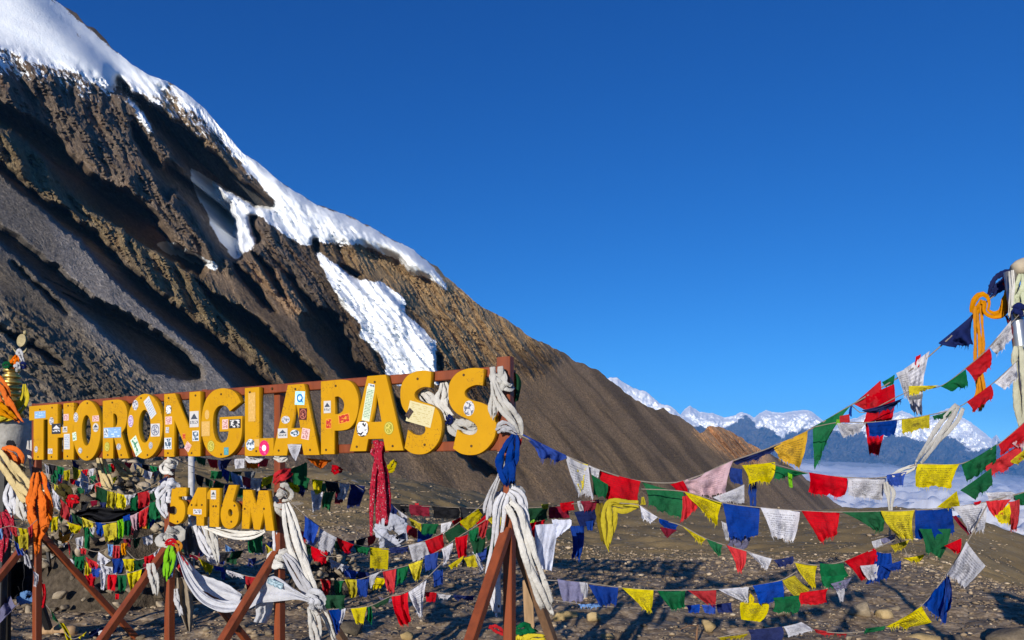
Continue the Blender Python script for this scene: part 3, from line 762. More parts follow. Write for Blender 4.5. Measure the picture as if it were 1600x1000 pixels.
def mat_patterned():
    t = NT('red patterned scarf'); uv = t.n('ShaderNodeUVMap').outputs[0]
    v = t.voro(t.mapping(uv, (8, 40, 1)), 1.0)
    c = t.mix(t.maprange(v, 0.22, 0.17), (0.30, 0.010, 0.028), (0.42, 0.26, 0.28))
    c = t.mix(t.maprange(t.noise(t.mapping(uv, (9, 25, 1)), 1.0, 3), 0.55, 0.62), c, (0.10, 0.005, 0.012))
    return t.done(t.principled(c, 0.9, spec=0.1))
M_PATT = mat_patterned()
M_CORD = mat_plain('hemp cord', (0.22, 0.19, 0.16), 0.9, nscale=60)

def mat_wood(name, c1, c2, rough=0.5):
    t = NT(name); p = t.coord('Object')
    n = t.noise(t.mapping(p, (18, 18, 2.0)), 1.0, 6, 0.65)
    c = t.ramp(n, [(0.3, c1), (0.55, c2), (0.8, tuple(min(1, x * 1.25) for x in c2))])
    ch = t.maprange(t.noise(p, 30.0, 5, 0.7), 0.68, 0.72)
    c = t.mix(t.math('MULTIPLY', ch, 0.5), c, (0.16, 0.10, 0.06))
    return t.done(t.principled(c, rough, t.bump(n, 0.25, 0.004), 0.35))
M_RED = mat_wood('red brown painted timber', (0.13, 0.030, 0.010), (0.20, 0.046, 0.014))
M_BRN = mat_wood('brown weathered timber', (0.10, 0.055, 0.03), (0.18, 0.10, 0.055), 0.8)
M_POST = mat_wood('bare old timber', (0.20, 0.13, 0.07), (0.34, 0.22, 0.12), 0.85)

def mat_yellow():
    t = NT('yellow sign paint'); p = t.coord('Object')
    n = t.noise(p, 6.0, 5, 0.6)
    c = t.mix(t.maprange(n, 0.3, 0.75), (0.43, 0.218, 0.002), (0.50, 0.262, 0.003))
    grime = t.maprange(t.noise(t.mapping(p, (30, 30, 9)), 1.0, 6, 0.72), 0.58, 0.74)
    c = t.mix(t.math('MULTIPLY', grime, 0.6), c, (0.30, 0.13, 0.015))
    chip = t.maprange(t.noise(p, 55.0, 6, 0.75), 0.665, 0.69)
    c = t.mix(t.math('MULTIPLY', chip, 0.6), c, (0.16, 0.07, 0.02))
    scr = t.math('MULTIPLY', t.math('LESS_THAN', t.math('ABSOLUTE', t.math('SUBTRACT', t.noise(p, 17.0, 3, 0.6), 0.5)), 0.006), t.math('GREATER_THAN', t.noise(p, 4.0, 2), 0.55))
    c = t.mix(t.math('MULTIPLY', scr, 0.75), c, (0.10, 0.05, 0.02))
    return t.done(t.principled(c, 0.5, t.bump(t.noise(p, 40.0, 4), 0.12, 0.003), 0.16))
M_YEL = mat_yellow()
M_BOLT = mat_plain('rusty bolt', (0.10, 0.055, 0.02), 0.6, 0.4, 0.6)

# ------------------------------------------------------------------ cloth builders
def interp_path(path, n):
    """smooth curve through (px, py, Y[, w]) nodes"""
    P = np.array(path, float)
    if len(P) == 2: P = np.array([P[0], (P[0] + P[1]) / 2, P[1]])
    d = np.r_[0, np.cumsum(np.hypot(np.diff(P[:, 0]), np.diff(P[:, 1])) + 1e-6)]
    m = np.zeros_like(P)
    for k in range(P.shape[1]):
        m[1:-1, k] = (P[2:, k] - P[:-2, k]) / (d[2:] - d[:-2])
        m[0, k] = (P[1, k] - P[0, k]) / (d[1] - d[0]); m[-1, k] = (P[-1, k] - P[-2, k]) / (d[-1] - d[-2])
    s = np.linspace(0, d[-1], n); i = np.clip(np.searchsorted(d, s, side='right') - 1, 0, len(d) - 2)
    h = (d[i + 1] - d[i])[:, None]; t = ((s - d[i]) / h[:, 0])[:, None]
    return (2 * t**3 - 3 * t**2 + 1) * P[i] + (t**3 - 2 * t**2 + t) * h * m[i] + (-2 * t**3 + 3 * t**2) * P[i + 1] + (t**3 - t**2) * h * m[i + 1]

def to_world(A):
    A = np.asarray(A, float)
    return np.stack([(A[..., 0] - CX) / F * A[..., 2], A[..., 2], EYE - (A[..., 1] - HY) / F * A[..., 2]], -1)

def tube_mesh(P, rad, ns=6, fold=0.0, nf=3, seed=0, twist=0.0, closed=True, flat=1.0):
    """a tube along world points; fold > 0 gives it lengthwise pleats"""
    P = np.asarray(P, float); n = len(P)
    rad = np.broadcast_to(np.asarray(rad, float), (n,))
    T = np.gradient(P, axis=0); T /= np.linalg.norm(T, axis=1, keepdims=True) + 1e-9
    up = np.array([0, 1.0, 0.05])
    A = np.cross(T, up); bad = np.linalg.norm(A, axis=1) < 1e-3
    A[bad] = [1, 0, 0]; A /= np.linalg.norm(A, axis=1, keepdims=True); B = np.cross(A, T)
    ph = np.linspace(0, 2 * np.pi, ns, endpoint=False)
    s = np.linspace(0, 1, n)[:, None]
    rr = rad[:, None] * (1 + fold * np.sin(nf * ph[None] + twist * s * 6.28 + seed) + fold * 0.6 * perlin(ph[None] * 1.6 + seed * 3.3, s * n / 6.0 + 0 * ph[None], seed))
    V = P[:, None] + (np.cos(ph)[None] * rr)[..., None] * A[:, None] + flat * (np.sin(ph)[None] * rr)[..., None] * B[:, None]
    V = V.reshape(-1, 3)
    i = np.arange(n - 1)[:, None] * ns; k = np.arange(ns)[None]
    k2 = (k + 1) % ns
    Fc = np.stack([i + k, i + k2, i + ns + k2, i + ns + k], -1).reshape(-1, 4).tolist()
    if closed:
        Fc.append(list(range(ns))[::-1]); Fc.append([(n - 1) * ns + q for q in range(ns)])
    return V, Fc

def set_uv(me, uvs):
    ul = me.uv_layers.new(name='UVMap')
    li = np.empty(len(me.loops), np.int32); me.loops.foreach_get('vertex_index', li)
    ul.data.foreach_set('uv', np.asarray(uvs, np.float32)[li].ravel())

FSEED = [0]
def flag_geo(q, Ytop, Ybot, seed, nu=15, nv=11, wr=0.026, fray=True):
    """q: four photo corners tl, tr, br, bl; a wind-creased cloth between them with a frayed hem"""
    r = np.random.default_rng(seed)
    q = np.array(q, float)
    u = np.linspace(0, 1, nu)[None]; v = np.linspace(0, 1, nv)[:, None]
    pxy = (q[0][None, None] * ((1 - u) * (1 - v))[..., None] + q[1] * (u * (1 - v))[..., None] + q[2] * (u * v)[..., None] + q[3] * ((1 - u) * v)[..., None])
    size = max(np.hypot(*(q[1] - q[0])), np.hypot(*(q[3] - q[0])), np.hypot(*(q[2] - q[1])), 8)
    hem = (v ** 3)
    pxy[..., 1] += hem * (0.05 * size * perlin(u * 13 + seed, v * 0 + seed) + 0.06 * size * perlin(u * 4 + seed, v * 0 + seed * 1.3) + 0.035 * size * np.sin(np.pi * u) * r.uniform(-1, 1))
    pxy[..., 0] += (v * (1 - v) * 4) * 0.07 * size * r.uniform(-1, 1)
    pxy[..., 1] += 0.035 * size * np.sin(np.pi * u) * (1 - v) * r.uniform(0, 1)
    pxy[..., 0] += 0.03 * size * perlin(v * 6 + seed, u * 2 + seed) * v
    a, b2, c2 = r.uniform(0.8, 2.2), r.uniform(0, 6.28), r.uniform(-1.6, 1.6)
    sm = size / F * Ytop
    dep = wr * sm / 0.2 * ((0.25 + 0.75 * v) * np.sin(2 * np.pi * a * u + b2 + c2 * v * 2) + 0.8 * perlin(u * 3 + seed * 2.1, v * 3 + seed) * (0.3 + v) + 0.7 * perlin(u * 7 + 3 * v + seed * 1.1, v * 5 - 2 * u + seed))
    Y = Ytop + (Ybot - Ytop) * v + dep
    A = np.concatenate([pxy, Y[..., None]], -1)
    V = to_world(A).reshape(-1, 3)
    Fc = grid_faces(nv, nu).tolist()
    UV = np.stack([u + 0 * v, 1 - v + 0 * u], -1).reshape(-1, 2).tolist()
    if fray:
        V = V.tolist()
        for k in range(r.integers(8, 16)):
            uu = r.uniform(0.02, 0.98); iu = uu * (nu - 1); i0 = min(int(iu), nu - 2); f = iu - i0
            bpt = A[-1, i0] * (1 - f) + A[-1, i0 + 1] * f
            L = r.uniform(0.04, 0.13) * size; wv = r.uniform(-0.05, 0.05) * size
            n0 = len(V)
            for d in ((-0.6, -0.8), (0.6, -0.8), (wv, L)):
                V.append(to_world(np.array([bpt[0] + d[0], bpt[1] + d[1], bpt[2]])).tolist())
                UV.append((uu, 0.02))
            Fc.append([n0, n0 + 1, n0 + 2])
    return np.array(V), Fc, UV

def sheet_part(name, V, Fc, UV, m, parent=None, label=None):
    o = put(name, V, Fc, m, parent, True, label)
    set_uv(o.data, UV)
    return o

def parse(fl):
    out = []
    for s in fl.strip().split(';'):
        s = s.strip()
        if not s: continue
        p = s.split()
        out.append((p[0], [tuple(map(float, x.split(','))) for x in p[1:5]]))
    return out

GARLANDS = 'strings of prayer flags on the pass'
def garland(label, path, flags='', rad=0.0028, wind=0.03, base=None):
    """a cord with its flags; path nodes are (px, py, distance)"""
    W = interp_path(path, max(12, 6 * len(path)))
    P = to_world(W[:, :3])
    loc = P[len(P) // 2]
    g = thing('prayer_flag_string', label, 'prayer flags', tuple(loc))
    V, Fc = tube_mesh(P, rad, 5)
    put('cord', V, Fc, M_CORD, g, True)
    for c, q in (parse(flags) if isinstance(flags, str) else flags):
        FSEED[0] += 1
        mx = (q[0][0] + q[1][0]) / 2; my = (q[0][1] + q[1][1]) / 2
        k = np.argmin((W[:, 0] - mx) ** 2 + (W[:, 1] - my) ** 2)
        Yt = W[k, 2] - 0.006 - 0.012 * (FSEED[0] % 3)
        r = np.random.default_rng(FSEED[0])
        V, Fc, UV = flag_geo(q, Yt, Yt + r.uniform(-wind, wind) - 0.01, FSEED[0])
        sheet_part('flag', V, Fc, UV, CLOTH[c], g)
    return g

def auto_flags(path, w, h, seed, seq='BWRGY', skip=0.1, lean=0.0):
    """small flags pegged one after another along a cord"""
    r = np.random.default_rng(seed)
    W = interp_path(path, 200)
    d = np.r_[0, np.cumsum(np.hypot(np.diff(W[:, 0]), np.diff(W[:, 1])))]
    out = []; s = w * 0.3; k = int(r.integers(0, 5))
    while s + w < d[-1]:
        ww = w * r.uniform(0.75, 1.15); hh = h * r.uniform(0.7, 1.2)
        x0, y0 = np.interp(s, d, W[:, 0]), np.interp(s, d, W[:, 1]); x1, y1 = np.interp(s + ww, d, W[:, 0]), np.interp(s + ww, d, W[:, 1])
        if r.random() > skip:
            l = lean * hh + r.uniform(-0.25, 0.25) * hh; p = r.uniform(0, 0.35) * ww
            out.append((seq[k % len(seq)], [(x0, y0), (x1, y1), (x1 + l - p, y1 + hh * r.uniform(0.75, 1.1)), (x0 + l + p * 0.5, y0 + hh * r.uniform(0.75, 1.1))]))
        k += 1; s += ww * r.uniform(1.0, 1.15)
    return out

def pleated(W, seed, wide, fold, nf, ns=26, flat=0.55, rag=0.0):
    """one gathered length of cloth: sharp lengthwise pleats that wander, a rough outline, a torn end"""
    n = len(W); r = np.random.default_rng(seed)
    P = to_world(W[:, :3]); rad = np.maximum(W[:, 3] * wide, 1.3) / 2 / F * W[:, 2]
    T = np.gradient(P, axis=0); T /= np.linalg.norm(T, axis=1, keepdims=True) + 1e-9
    A = np.cross(T, [0, 1.0, 0.05]); A /= np.linalg.norm(A, axis=1, keepdims=True) + 1e-9
    B = np.cross(A, T)
    ph = np.linspace(0, 2 * np.pi, ns, endpoint=False)[None]; s = np.linspace(0, 1, n)[:, None]
    cr = np.abs(np.sin((nf * ph + 2.2 * perlin(s * n / 7 + seed, ph * 0 + seed * 1.9) + 3.0 * s * r.uniform(-1, 1)) / 2 + seed))
    k = 1 - fold * (1 - cr) ** 1.7 * (0.6 + 0.8 * np.abs(perlin(ph * 0.9 + seed, s * n / 14 + seed))) + 0.18 * perlin(s * n / 11.0 + seed * 2.7, np.cos(ph) * 1.1 + seed) + 0.05 * perlin(s * n / 3.0 + seed, np.sin(ph) * 2.2 + seed * 1.1)
    k = k + rag * (0.5 * perlin(s * n / 2.6 + seed, np.cos(ph) * 2.6 + seed * 1.3) + 0.4 * perlin(s * n / 1.3 + seed * 2, np.sin(ph * 2) * 2.0 + seed))
    rr = rad[:, None] * k
    V = P[:, None] + (np.cos(ph) * rr)[..., None] * A[:, None] + flat * (np.sin(ph) * rr)[..., None] * B[:, None]
    V[-1] += (T[-1] * max(rad[-1], rad.max() * 0.5))[None] * 2.4 * (r.random(ns) ** 2)[:, None]
    V = V.reshape(-1, 3)
    i = np.arange(n - 1)[:, None] * ns; q = np.arange(ns)[None]; q2 = (q + 1) % ns
    Fc = np.stack([i + q, i + q2, i + ns + q2, i + ns + q], -1).reshape(-1, 4).tolist()
    Fc += [list(range(ns))[::-1], [(n - 1) * ns + x for x in range(ns)]]
    return V, Fc, [(x / ns, y / n) for y in range(n) for x in range(ns)]

def bundle(name, label, cat, path, m, ns=18, fold=0.22, nf=4, seed=1, n=None, twist=0.4, flat=0.8, group=None, parts=None, parent=None, strands=4):
    """gathered cloth: path nodes (px, py, distance, width in photo pixels), laid as a few overlapping lengths"""
    seed = seed + len(path) * 3 + path[0][0] * 0.37
    m = PLAIN.get(m.name, m)
    rag = 0.55 if cat in ('rag', 'bag') else (0.30 if cat in ('tassel', 'cloth') else 0.22)
    if cat in ('rag', 'tassel'): strands = max(strands, 3)
    W0 = interp_path(path, n or max(26, 10 * len(path)))
    tx, ty = np.gradient(W0[:, 0]), np.gradient(W0[:, 1]); tl = np.hypot(tx, ty) + 1e-9
    nx, ny = -ty / tl, tx / tl
    Vs, Fs, Us = [], [], []; k0 = 0
    if W0[:, 3].max() < 9: strands = min(strands, 2)
    for k in range(strands):
        W = W0.copy(); s = np.linspace(0, 1, len(W))
        if strands > 1:
            off = ((k / (strands - 1)) - 0.5) * (0.50 + 0.07 * min(strands, 5)) + 0.15 * np.sin(s * 4.6 + k * 2.4 + seed)
            W[:, 0] += nx * off * W0[:, 3]; W[:, 1] += ny * off * W0[:, 3]
            W[:, 3] *= 0.8 + 0.35 * np.sin(s * 7.3 + k * 1.9 + seed) ** 2
            W[:, 2] += 0.16 * W0[:, 3] / F * W0[:, 2] * np.sin(s * 6 + k * 2.1 + seed)
        e = len(W) - int((k * 37 + int(seed)) % max(2, len(W) // 7))
        V, Fc, U = pleated(W[:e], int(seed * 10 + k * 7) % 9973, (0.16 + 1.08 / strands) if strands > 1 else 1.0, 0.20 + 0.5 * max(fold, 0.12), 6 + k + (2 if cat == 'tassel' else 0), flat=flat * 0.34, rag=rag)
        Vs.append(V); Fs += [[x + k0 for x in f] for f in Fc]; Us += U; k0 += len(V)
    V = np.concatenate(Vs)
    if parent is not None:
        o = put(name, V, Fs, m, parent, True)
    else:
        o = put_thing(name, label, cat, V, Fs, m, True, group)
    set_uv(o.data, Us)
    return o

def wind(name, label, px, Y, y0, y1, turns, w, m, rad=0.045, seed=1, parent=None):
    """a cloth wound round an upright post seen at px, from row y0 down to y1"""
    turns = min(turns, 1.15); n = int(turns * 9) + 2; path = []
    for k in range(n):
        t = k / (n - 1); a = -1.57 + t * turns * 2 * math.pi
        X, y = (px - CX) / F * Y + rad * math.cos(a), Y + rad * math.sin(a)
        py = y0 + (y1 - y0) * t
        z = EYE - (py - HY) / F * Y
        path.append((CX + F * X / y, HY - (z - EYE) * F / y, y, w * 1.35 * (0.75 + 0.5 * ((k * 7 + seed) % 5) / 5)))
    return bundle(name, label, 'cloth', path, m, seed=seed, n=n * 5, strands=3, parent=parent)

def drape(name, label, cat, left, right, m, amp=0.03, folds=3.0, seed=1, nu=26, nv=26, fray=0, group=None, parent=None):
    """a loose sheet between two edge curves given as (px, py, distance) nodes; v runs along them"""
    L, R = interp_path(left, nv), interp_path(right, nv)
    u = np.linspace(0, 1, nu)[None, :, None]
    A = L[:, None] * (1 - u) + R[:, None] * u
    v = np.linspace(0, 1, nv)[:, None]; uu = u[..., 0]
    A[..., 2] += amp * (np.sin(2 * np.pi * folds * uu + 2.0 * v + seed) * np.sin(np.pi * np.clip(uu, 0.02, 0.98)) ** 0.3 + 0.8 * perlin(uu * 4 + seed, v * 5 + seed * 1.7, seed))
    edge = np.abs(uu - 0.5) * 2
    A[..., 1] += 2.0 * perlin(uu * 9 + seed, v * 9, seed) * edge
    V = to_world(A).reshape(-1, 3); Fc = grid_faces(nv, nu).tolist()
    UV = np.stack([uu + 0 * v, v + 0 * uu], -1).reshape(-1, 2)
    if parent is not None:
        return sheet_part(name, V, Fc, UV, m, parent)
    o = put_thing(name, label, cat, V, Fc, m, True, group); set_uv(o.data, UV)
    return o

def beam_mesh(p0, p1, w, d, side=None):
    """a squared timber between two points with slightly eased edges"""
    p0, p1 = np.array(p0, float), np.array(p1, float)
    t = (p1 - p0) / np.linalg.norm(p1 - p0)
    s = np.array(side if side is not None else (1, 0, 0), float); s -= t * (s @ t); s /= np.linalg.norm(s)
    n = np.cross(t, s)
    e = min(w, d) * 0.09
    prof = [(w / 2 - e, d / 2), (w / 2, d / 2 - e), (w / 2, -d / 2 + e), (w / 2 - e, -d / 2), (-w / 2 + e, -d / 2), (-w / 2, -d / 2 + e), (-w / 2, d / 2 - e), (-w / 2 + e, d / 2)]
    V = [p + a * s + b * n for p in (p0, p1) for a, b in prof]
    Fc = [[k, (k + 1) % 8, 8 + (k + 1) % 8, 8 + k] for k in range(8)] + [list(range(8))[::-1], list(range(8, 16))]
    return np.array(V), Fc

def box_mesh(c, sx, sy, sz, rz=0.0, bev=0.06):
    bm = bmesh.new(); bmesh.ops.create_cube(bm, size=1.0)
    bmesh.ops.scale(bm, vec=(sx, sy, sz), verts=bm.verts)
    bmesh.ops.bevel(bm, geom=bm.edges[:], offset=min(sx, sy, sz) * bev, segments=1, affect='EDGES')
    bmesh.ops.rotate(bm, matrix=Matrix.Rotation(rz, 3, 'Z'), verts=bm.verts)
    V = np.array([v.co[:] for v in bm.verts]) + np.array(c); Fc = [[v.index for v in f.verts] for f in bm.faces]; bm.free()
    return V, Fc

def lathe_mesh(c, prof, ns=28):
    V = [(c[0] + r * math.cos(a), c[1] + r * math.sin(a), c[2] + z) for r, z in prof for a in np.linspace(0, 2 * np.pi, ns, endpoint=False)]
    n = len(prof)
    Fc = [[j * ns + k, j * ns + (k + 1) % ns, (j + 1) * ns + (k + 1) % ns, (j + 1) * ns + k] for j in range(n - 1) for k in range(ns)]
    Fc += [list(range(ns))[::-1], [(n - 1) * ns + k for k in range(ns)]]
    return np.array(V), Fc

def spin_path(c, rad, z0, z1, turns, n=40, ph=0.0, drift=(0, 0)):
    """points winding round an upright post"""
    t = np.linspace(0, 1, n); a = ph + t * turns * 2 * np.pi
    return np.stack([c[0] + rad * np.cos(a) + drift[0] * t, c[1] + rad * np.sin(a) + drift[1] * t, z0 + (z1 - z0) * t], -1)
# ------------------------------------------------------------------ the pass sign
SD = np.array([2101.0, -1150.0, 0.0]); SD /= np.linalg.norm(SD)        # along the sign, reading direction
SN = np.array([SD[1], -SD[0], 0.0])                                    # out of its face, towards the reader
S0 = np.array([-0.0174, 4.0, 0.0])
def sign_s(px, off=0.0):
    """distance along the sign face under a photo column"""
    k = (px - CX) / F
    o = S0 + SN * off
    return (k * o[1] - o[0]) / (SD[0] - k * SD[1])
def sign_pt(s, z, off=0.0):
    return S0 + SD * s + SN * off + np.array([0, 0, z])
def sign_uv(px, py, off=0.0):
    s = sign_s(px, off); Y = sign_pt(s, 0, off)[1]
    return s, EYE - (py - HY) / F * Y

def smooth_loop(pts):
    """pts: (x, y[, 1]); a trailing 1 marks a sharp corner, the rest are rounded through"""
    n = len(pts); out = []
    for i in range(n):
        p0, p1, p2, p3 = (np.array(pts[(i + k) % n][:2], float) for k in (-1, 0, 1, 2))
        c1 = len(pts[i]) > 2; c2 = len(pts[(i + 1) % n]) > 2
        if c1 and c2:
            out.append(p1); continue
        t1 = (p2 - p1) if c1 else (p2 - p0) / 2
        t2 = (p2 - p1) if c2 else (p3 - p1) / 2
        for t in np.linspace(0, 1, 7)[:-1]:
            out.append((2*t**3 - 3*t**2 + 1) * p1 + (t**3 - 2*t**2 + t) * t1 + (-2*t**3 + 3*t**2) * p2 + (t**3 - t**2) * t2)
    return out
def ell(cx, cy, rx, ry, n=40):
    return [(cx + rx * math.cos(a), cy + ry * math.sin(a)) for a in np.linspace(0, 2 * np.pi, n, endpoint=False)]
def poly(*p): return [np.array(q, float) for q in p]

GL = {
 'T': [poly((0, 0), (1, 0), (1, .26), (.76, .26), (.76, 1), (.24, 1), (.24, .26), (0, .26))],
 'H': [poly((0, 0), (.38, 0), (.38, .42), (.62, .42), (.62, 0), (1, 0), (1, 1), (.62, 1), (.62, .60), (.38, .60), (.38, 1), (0, 1))],
 'O': [ell(.5, .5, .5, .505), ell(.5, .5, .175, .26)],
 'R': [smooth_loop([(0, 0, 1), (.60, 0), (.80, .05), (.92, .17), (.94, .30), (.87, .47), (.72, .575, 1), (1, 1, 1), (.64, 1, 1), (.44, .64, 1), (.40, .64, 1), (.40, 1, 1), (0, 1, 1)]), smooth_loop([(.40, .23, 1), (.47, .23), (.55, .27), (.575, .35), (.55, .43), (.47, .47), (.40, .47, 1)])],
 'N': [poly((0, 0), (.30, 0), (.71, .60), (.71, 0), (1, 0), (1, 1), (.69, 1), (.28, .40), (.28, 1), (0, 1))],
 'G': [smooth_loop([((x - 325) / 330, (y - 235) / 540, *c) for x, y, *c in [(640, 350, 1), (610, 290), (560, 250), (490, 235), (420, 252), (365, 310), (335, 400), (325, 505), (335, 615), (365, 700), (420, 757), (485, 775), (555, 755), (610, 700), (645, 615), (652, 460, 1), (475, 460, 1), (475, 570, 1), (548, 570, 1), (535, 630), (510, 655), (480, 660), (445, 635), (425, 580), (418, 505), (425, 430), (450, 383), (487, 365), (530, 378), (556, 415, 1)]])],
 'L': [poly((0, 0), (.50, 0), (.50, .75), (1, .75), (1, 1), (0, 1))],
 'A': [poly((.34, 0), (.68, 0), (1, 1), (.68, 1), (.64, .84), (.35, .84), (.31, 1), (0, 1)), poly((.51, .22), (.40, .62), (.61, .62))],
 'P': [smooth_loop([(0, 0, 1), (.58, 0), (.82, .05), (.97, .20), (1, .36), (.93, .54), (.78, .65), (.58, .68), (.36, .68, 1), (.36, 1, 1), (0, 1, 1)]), smooth_loop([(.37, .22, 1), (.48, .22), (.59, .27), (.63, .34), (.59, .42), (.48, .46), (.37, .46, 1)])],
 'S': [smooth_loop([((x - 855) / 370, (y - 130) / 675, *c) for x, y, *c in [(1130, 140, 1), (1125, 265, 1), (1070, 258), (1015, 275), (983, 305), (990, 345), (1040, 378), (1120, 405), (1185, 450), (1218, 520), (1225, 590), (1208, 680), (1160, 750), (1095, 793), (1025, 803), (955, 790), (893, 750, 1), (925, 605, 1), (965, 635), (1020, 650), (1065, 640), (1085, 605), (1065, 560), (1005, 520), (935, 482), (885, 430), (860, 370), (855, 290), (870, 220), (920, 160), (990, 132), (1065, 128)]])],
 '5': [smooth_loop([((x - 228) / 184, (y - 412) / 383, *c) for x, y, *c in [(262, 425, 1), (300, 425, 1), (300, 412, 1), (412, 412, 1), (412, 500, 1), (330, 502, 1), (330, 535, 1), (372, 552), (396, 605), (396, 690), (370, 758), (310, 795), (233, 768, 1), (240, 690, 1), (280, 702), (310, 680), (312, 635), (285, 605), (245, 612, 1)]])],
 '4': [poly((.56, 0), (1, 0), (1, .58), (1, .76), (.88, .76), (.88, 1), (.50, 1), (.50, .75), (0, .71), (.02, .55)), poly((.55, .26), (.35, .50), (.55, .50))],
 '1': [smooth_loop([(0, .28, 1), (.02, .13), (.30, .0, 1), (1, 0, 1), (.93, 1, 1), (.20, 1, 1), (.20, .28, 1)])],
 '6': [smooth_loop([((x - 770) / 188, (y - 388) / 452, *c) for x, y, *c in [(858, 388, 1), (938, 388, 1), (893, 555, 1), (935, 590), (957, 685), (935, 790), (868, 840), (800, 812), (771, 715), (790, 590)]]), ell(.535, .635, .14, .09, 24)],
 'M': [poly((.05, 0), (.31, 0), (.455, .42), (.54, .01), (.82, .01), (1, 1), (.76, 1), (.69, .50), (.57, .99), (.39, .99), (.27, .47), (.23, .98), (0, .98))],
}
def extrude_letter(loops, thick):
    cu = bpy.data.curves.new('letter', 'CURVE'); cu.dimensions = '2D'; cu.fill_mode = 'BOTH'
    cu.extrude = thick / 2; cu.bevel_depth = 0.0018; cu.bevel_resolution = 1
    for lp in loops:
        sp = cu.splines.new('POLY'); sp.points.add(len(lp) - 1); sp.use_cyclic_u = True
        for p, q in zip(sp.points, lp): p.co = (q[0], q[1], 0, 1)
    ob = bpy.data.objects.new('letter', cu); COL.objects.link(ob)
    dg = bpy.context.evaluated_depsgraph_get(); dg.update()
    me = bpy.data.meshes.new_from_object(ob.evaluated_get(dg))
    bpy.data.objects.remove(ob); bpy.data.curves.remove(cu)
    me.materials.clear()
    return me

sign = thing('pass_sign', 'yellow THORONGLAPASS 5416M letters bolted to a red brown timber frame', 'sign', tuple(sign_pt(-2.2, 0)))
SIGN0 = np.array(sign.location)
FRAME = Matrix(((SD[0], 0, SN[0], 0), (SD[1], 0, SN[1], 0), (0, 1, 0, 0), (0, 0, 0, 1)))
LETTERS = []
def letter(ch, x0, x1, y0, y1, off, thick, name):
    """x0..x1, y0..y1: the letter face in photo pixels"""
    sA, sB = sign_s(x0, off), sign_s(x1, off)
    ym = (y0 + y1) / 2
    _, zt = sign_uv((x0 + x1) / 2, y0, off); _, zb = sign_uv((x0 + x1) / 2, y1, off)
    loops = [[((1 - 0) * (sA + q[0] * (sB - sA)), zt + q[1] * (zb - zt)) for q in lp] for lp in GL[ch]]
    me = extrude_letter(loops, thick)
    base = S0 + SN * (off - thick / 2)
    me.transform(Matrix.Translation(Vector(base - SIGN0)) @ FRAME)
    me.name = name
    o = link_obj(name, me, M_YEL, sign)
    o['label'] = 'yellow wooden %s %s' % ('letter' if ch.isalpha() else 'numeral', ch)
    LETTERS.append((o, x0, x1, y0, y1, off))
    return o
for ch, x0, x1, y0, y1 in [('T', 46, 75, 634, 718), ('H', 75, 115, 631, 718), ('O', 114, 157, 626, 719), ('R', 161, 201, 625, 716), ('O', 199, 254, 616, 716), ('N', 257, 313, 614, 713),
                           ('G', 315, 379, 607, 715), ('L', 383, 427, 605, 712), ('A', 426, 499, 601, 711), ('P', 502, 560, 594, 709), ('A', 547, 630, 587, 704), ('S', 626, 690, 580, 710), ('S', 701, 775, 576, 711)]:
    letter(ch, x0, x1, y0, y1, 0.045, 0.035, 'letter')
for ch, x0, x1, y0, y1 in [('5', 264, 291, 762, 819), ('4', 293, 322, 762, 821), ('1', 324, 343, 763, 823), ('6', 345, 373, 758, 826), ('M', 378, 428, 766, 828)]:
    letter(ch, x0, x1, y0, y1, 0.05, 0.03, 'numeral')

# frame: rails, stiles, posts and A-frame props
def sbeam(name, s0, z0, s1, z1, w, d, off=-0.02, mat=None, side=None):
    V, Fc = beam_mesh(sign_pt(s0, z0, off), sign_pt(s1, z1, off), w, d, side if side is not None else ((0, 0, 1) if abs(z1 - z0) < 0.2 else SD))
    return put(name, V, Fc, mat or M_RED, sign)
sL, sR = sign_s(50), sign_s(786)
sbeam('rail', sL, 2.168, sR - 0.03, 2.168, 0.055, 0.045)
sbeam('rail', sL, 1.762, sR - 0.03, 1.762, 0.055, 0.045)
sbeam('rail', sign_s(262), 1.395, sign_s(440), 1.395, 0.05, 0.04)
for px in (52, 196, 319, 786):
    s = sign_s(px)
    sbeam('stile', s, 1.737 if px != 786 else 1.73, s, 2.20 if px != 786 else 2.245, 0.05 if px != 786 else 0.085, 0.05, -0.024)
PROPS = {58: (1.09, 0.95), 265: (1.05, 0.95), 437: (1.08, 0.95), 796: (1.30, 0.97)}
for px, (za, run) in PROPS.items():
    s = sign_s(px, -0.07)
    top = {58: 1.74, 265: 1.74, 437: 2.17, 796: 2.18}[px]
    b = sign_pt(s, 0, -0.07)
    zg = float(ground_z(b[0], b[1])) - 0.06
    sbeam('post', s, zg, s, top, 0.055, 0.055, -0.07)
    for sg in (1, -1):
        a0 = sign_pt(s, za, -0.07 + sg * 0.030)
        f0 = sign_pt(s, 0, -0.07 + sg * run); f0[2] = float(ground_z(f0[0], f0[1])) - 0.05
        V, Fc = beam_mesh(a0, f0, 0.055, 0.05, SD)
        put('prop', V, Fc, M_RED if sg > 0 or px in (58, 265) else M_BRN, sign)

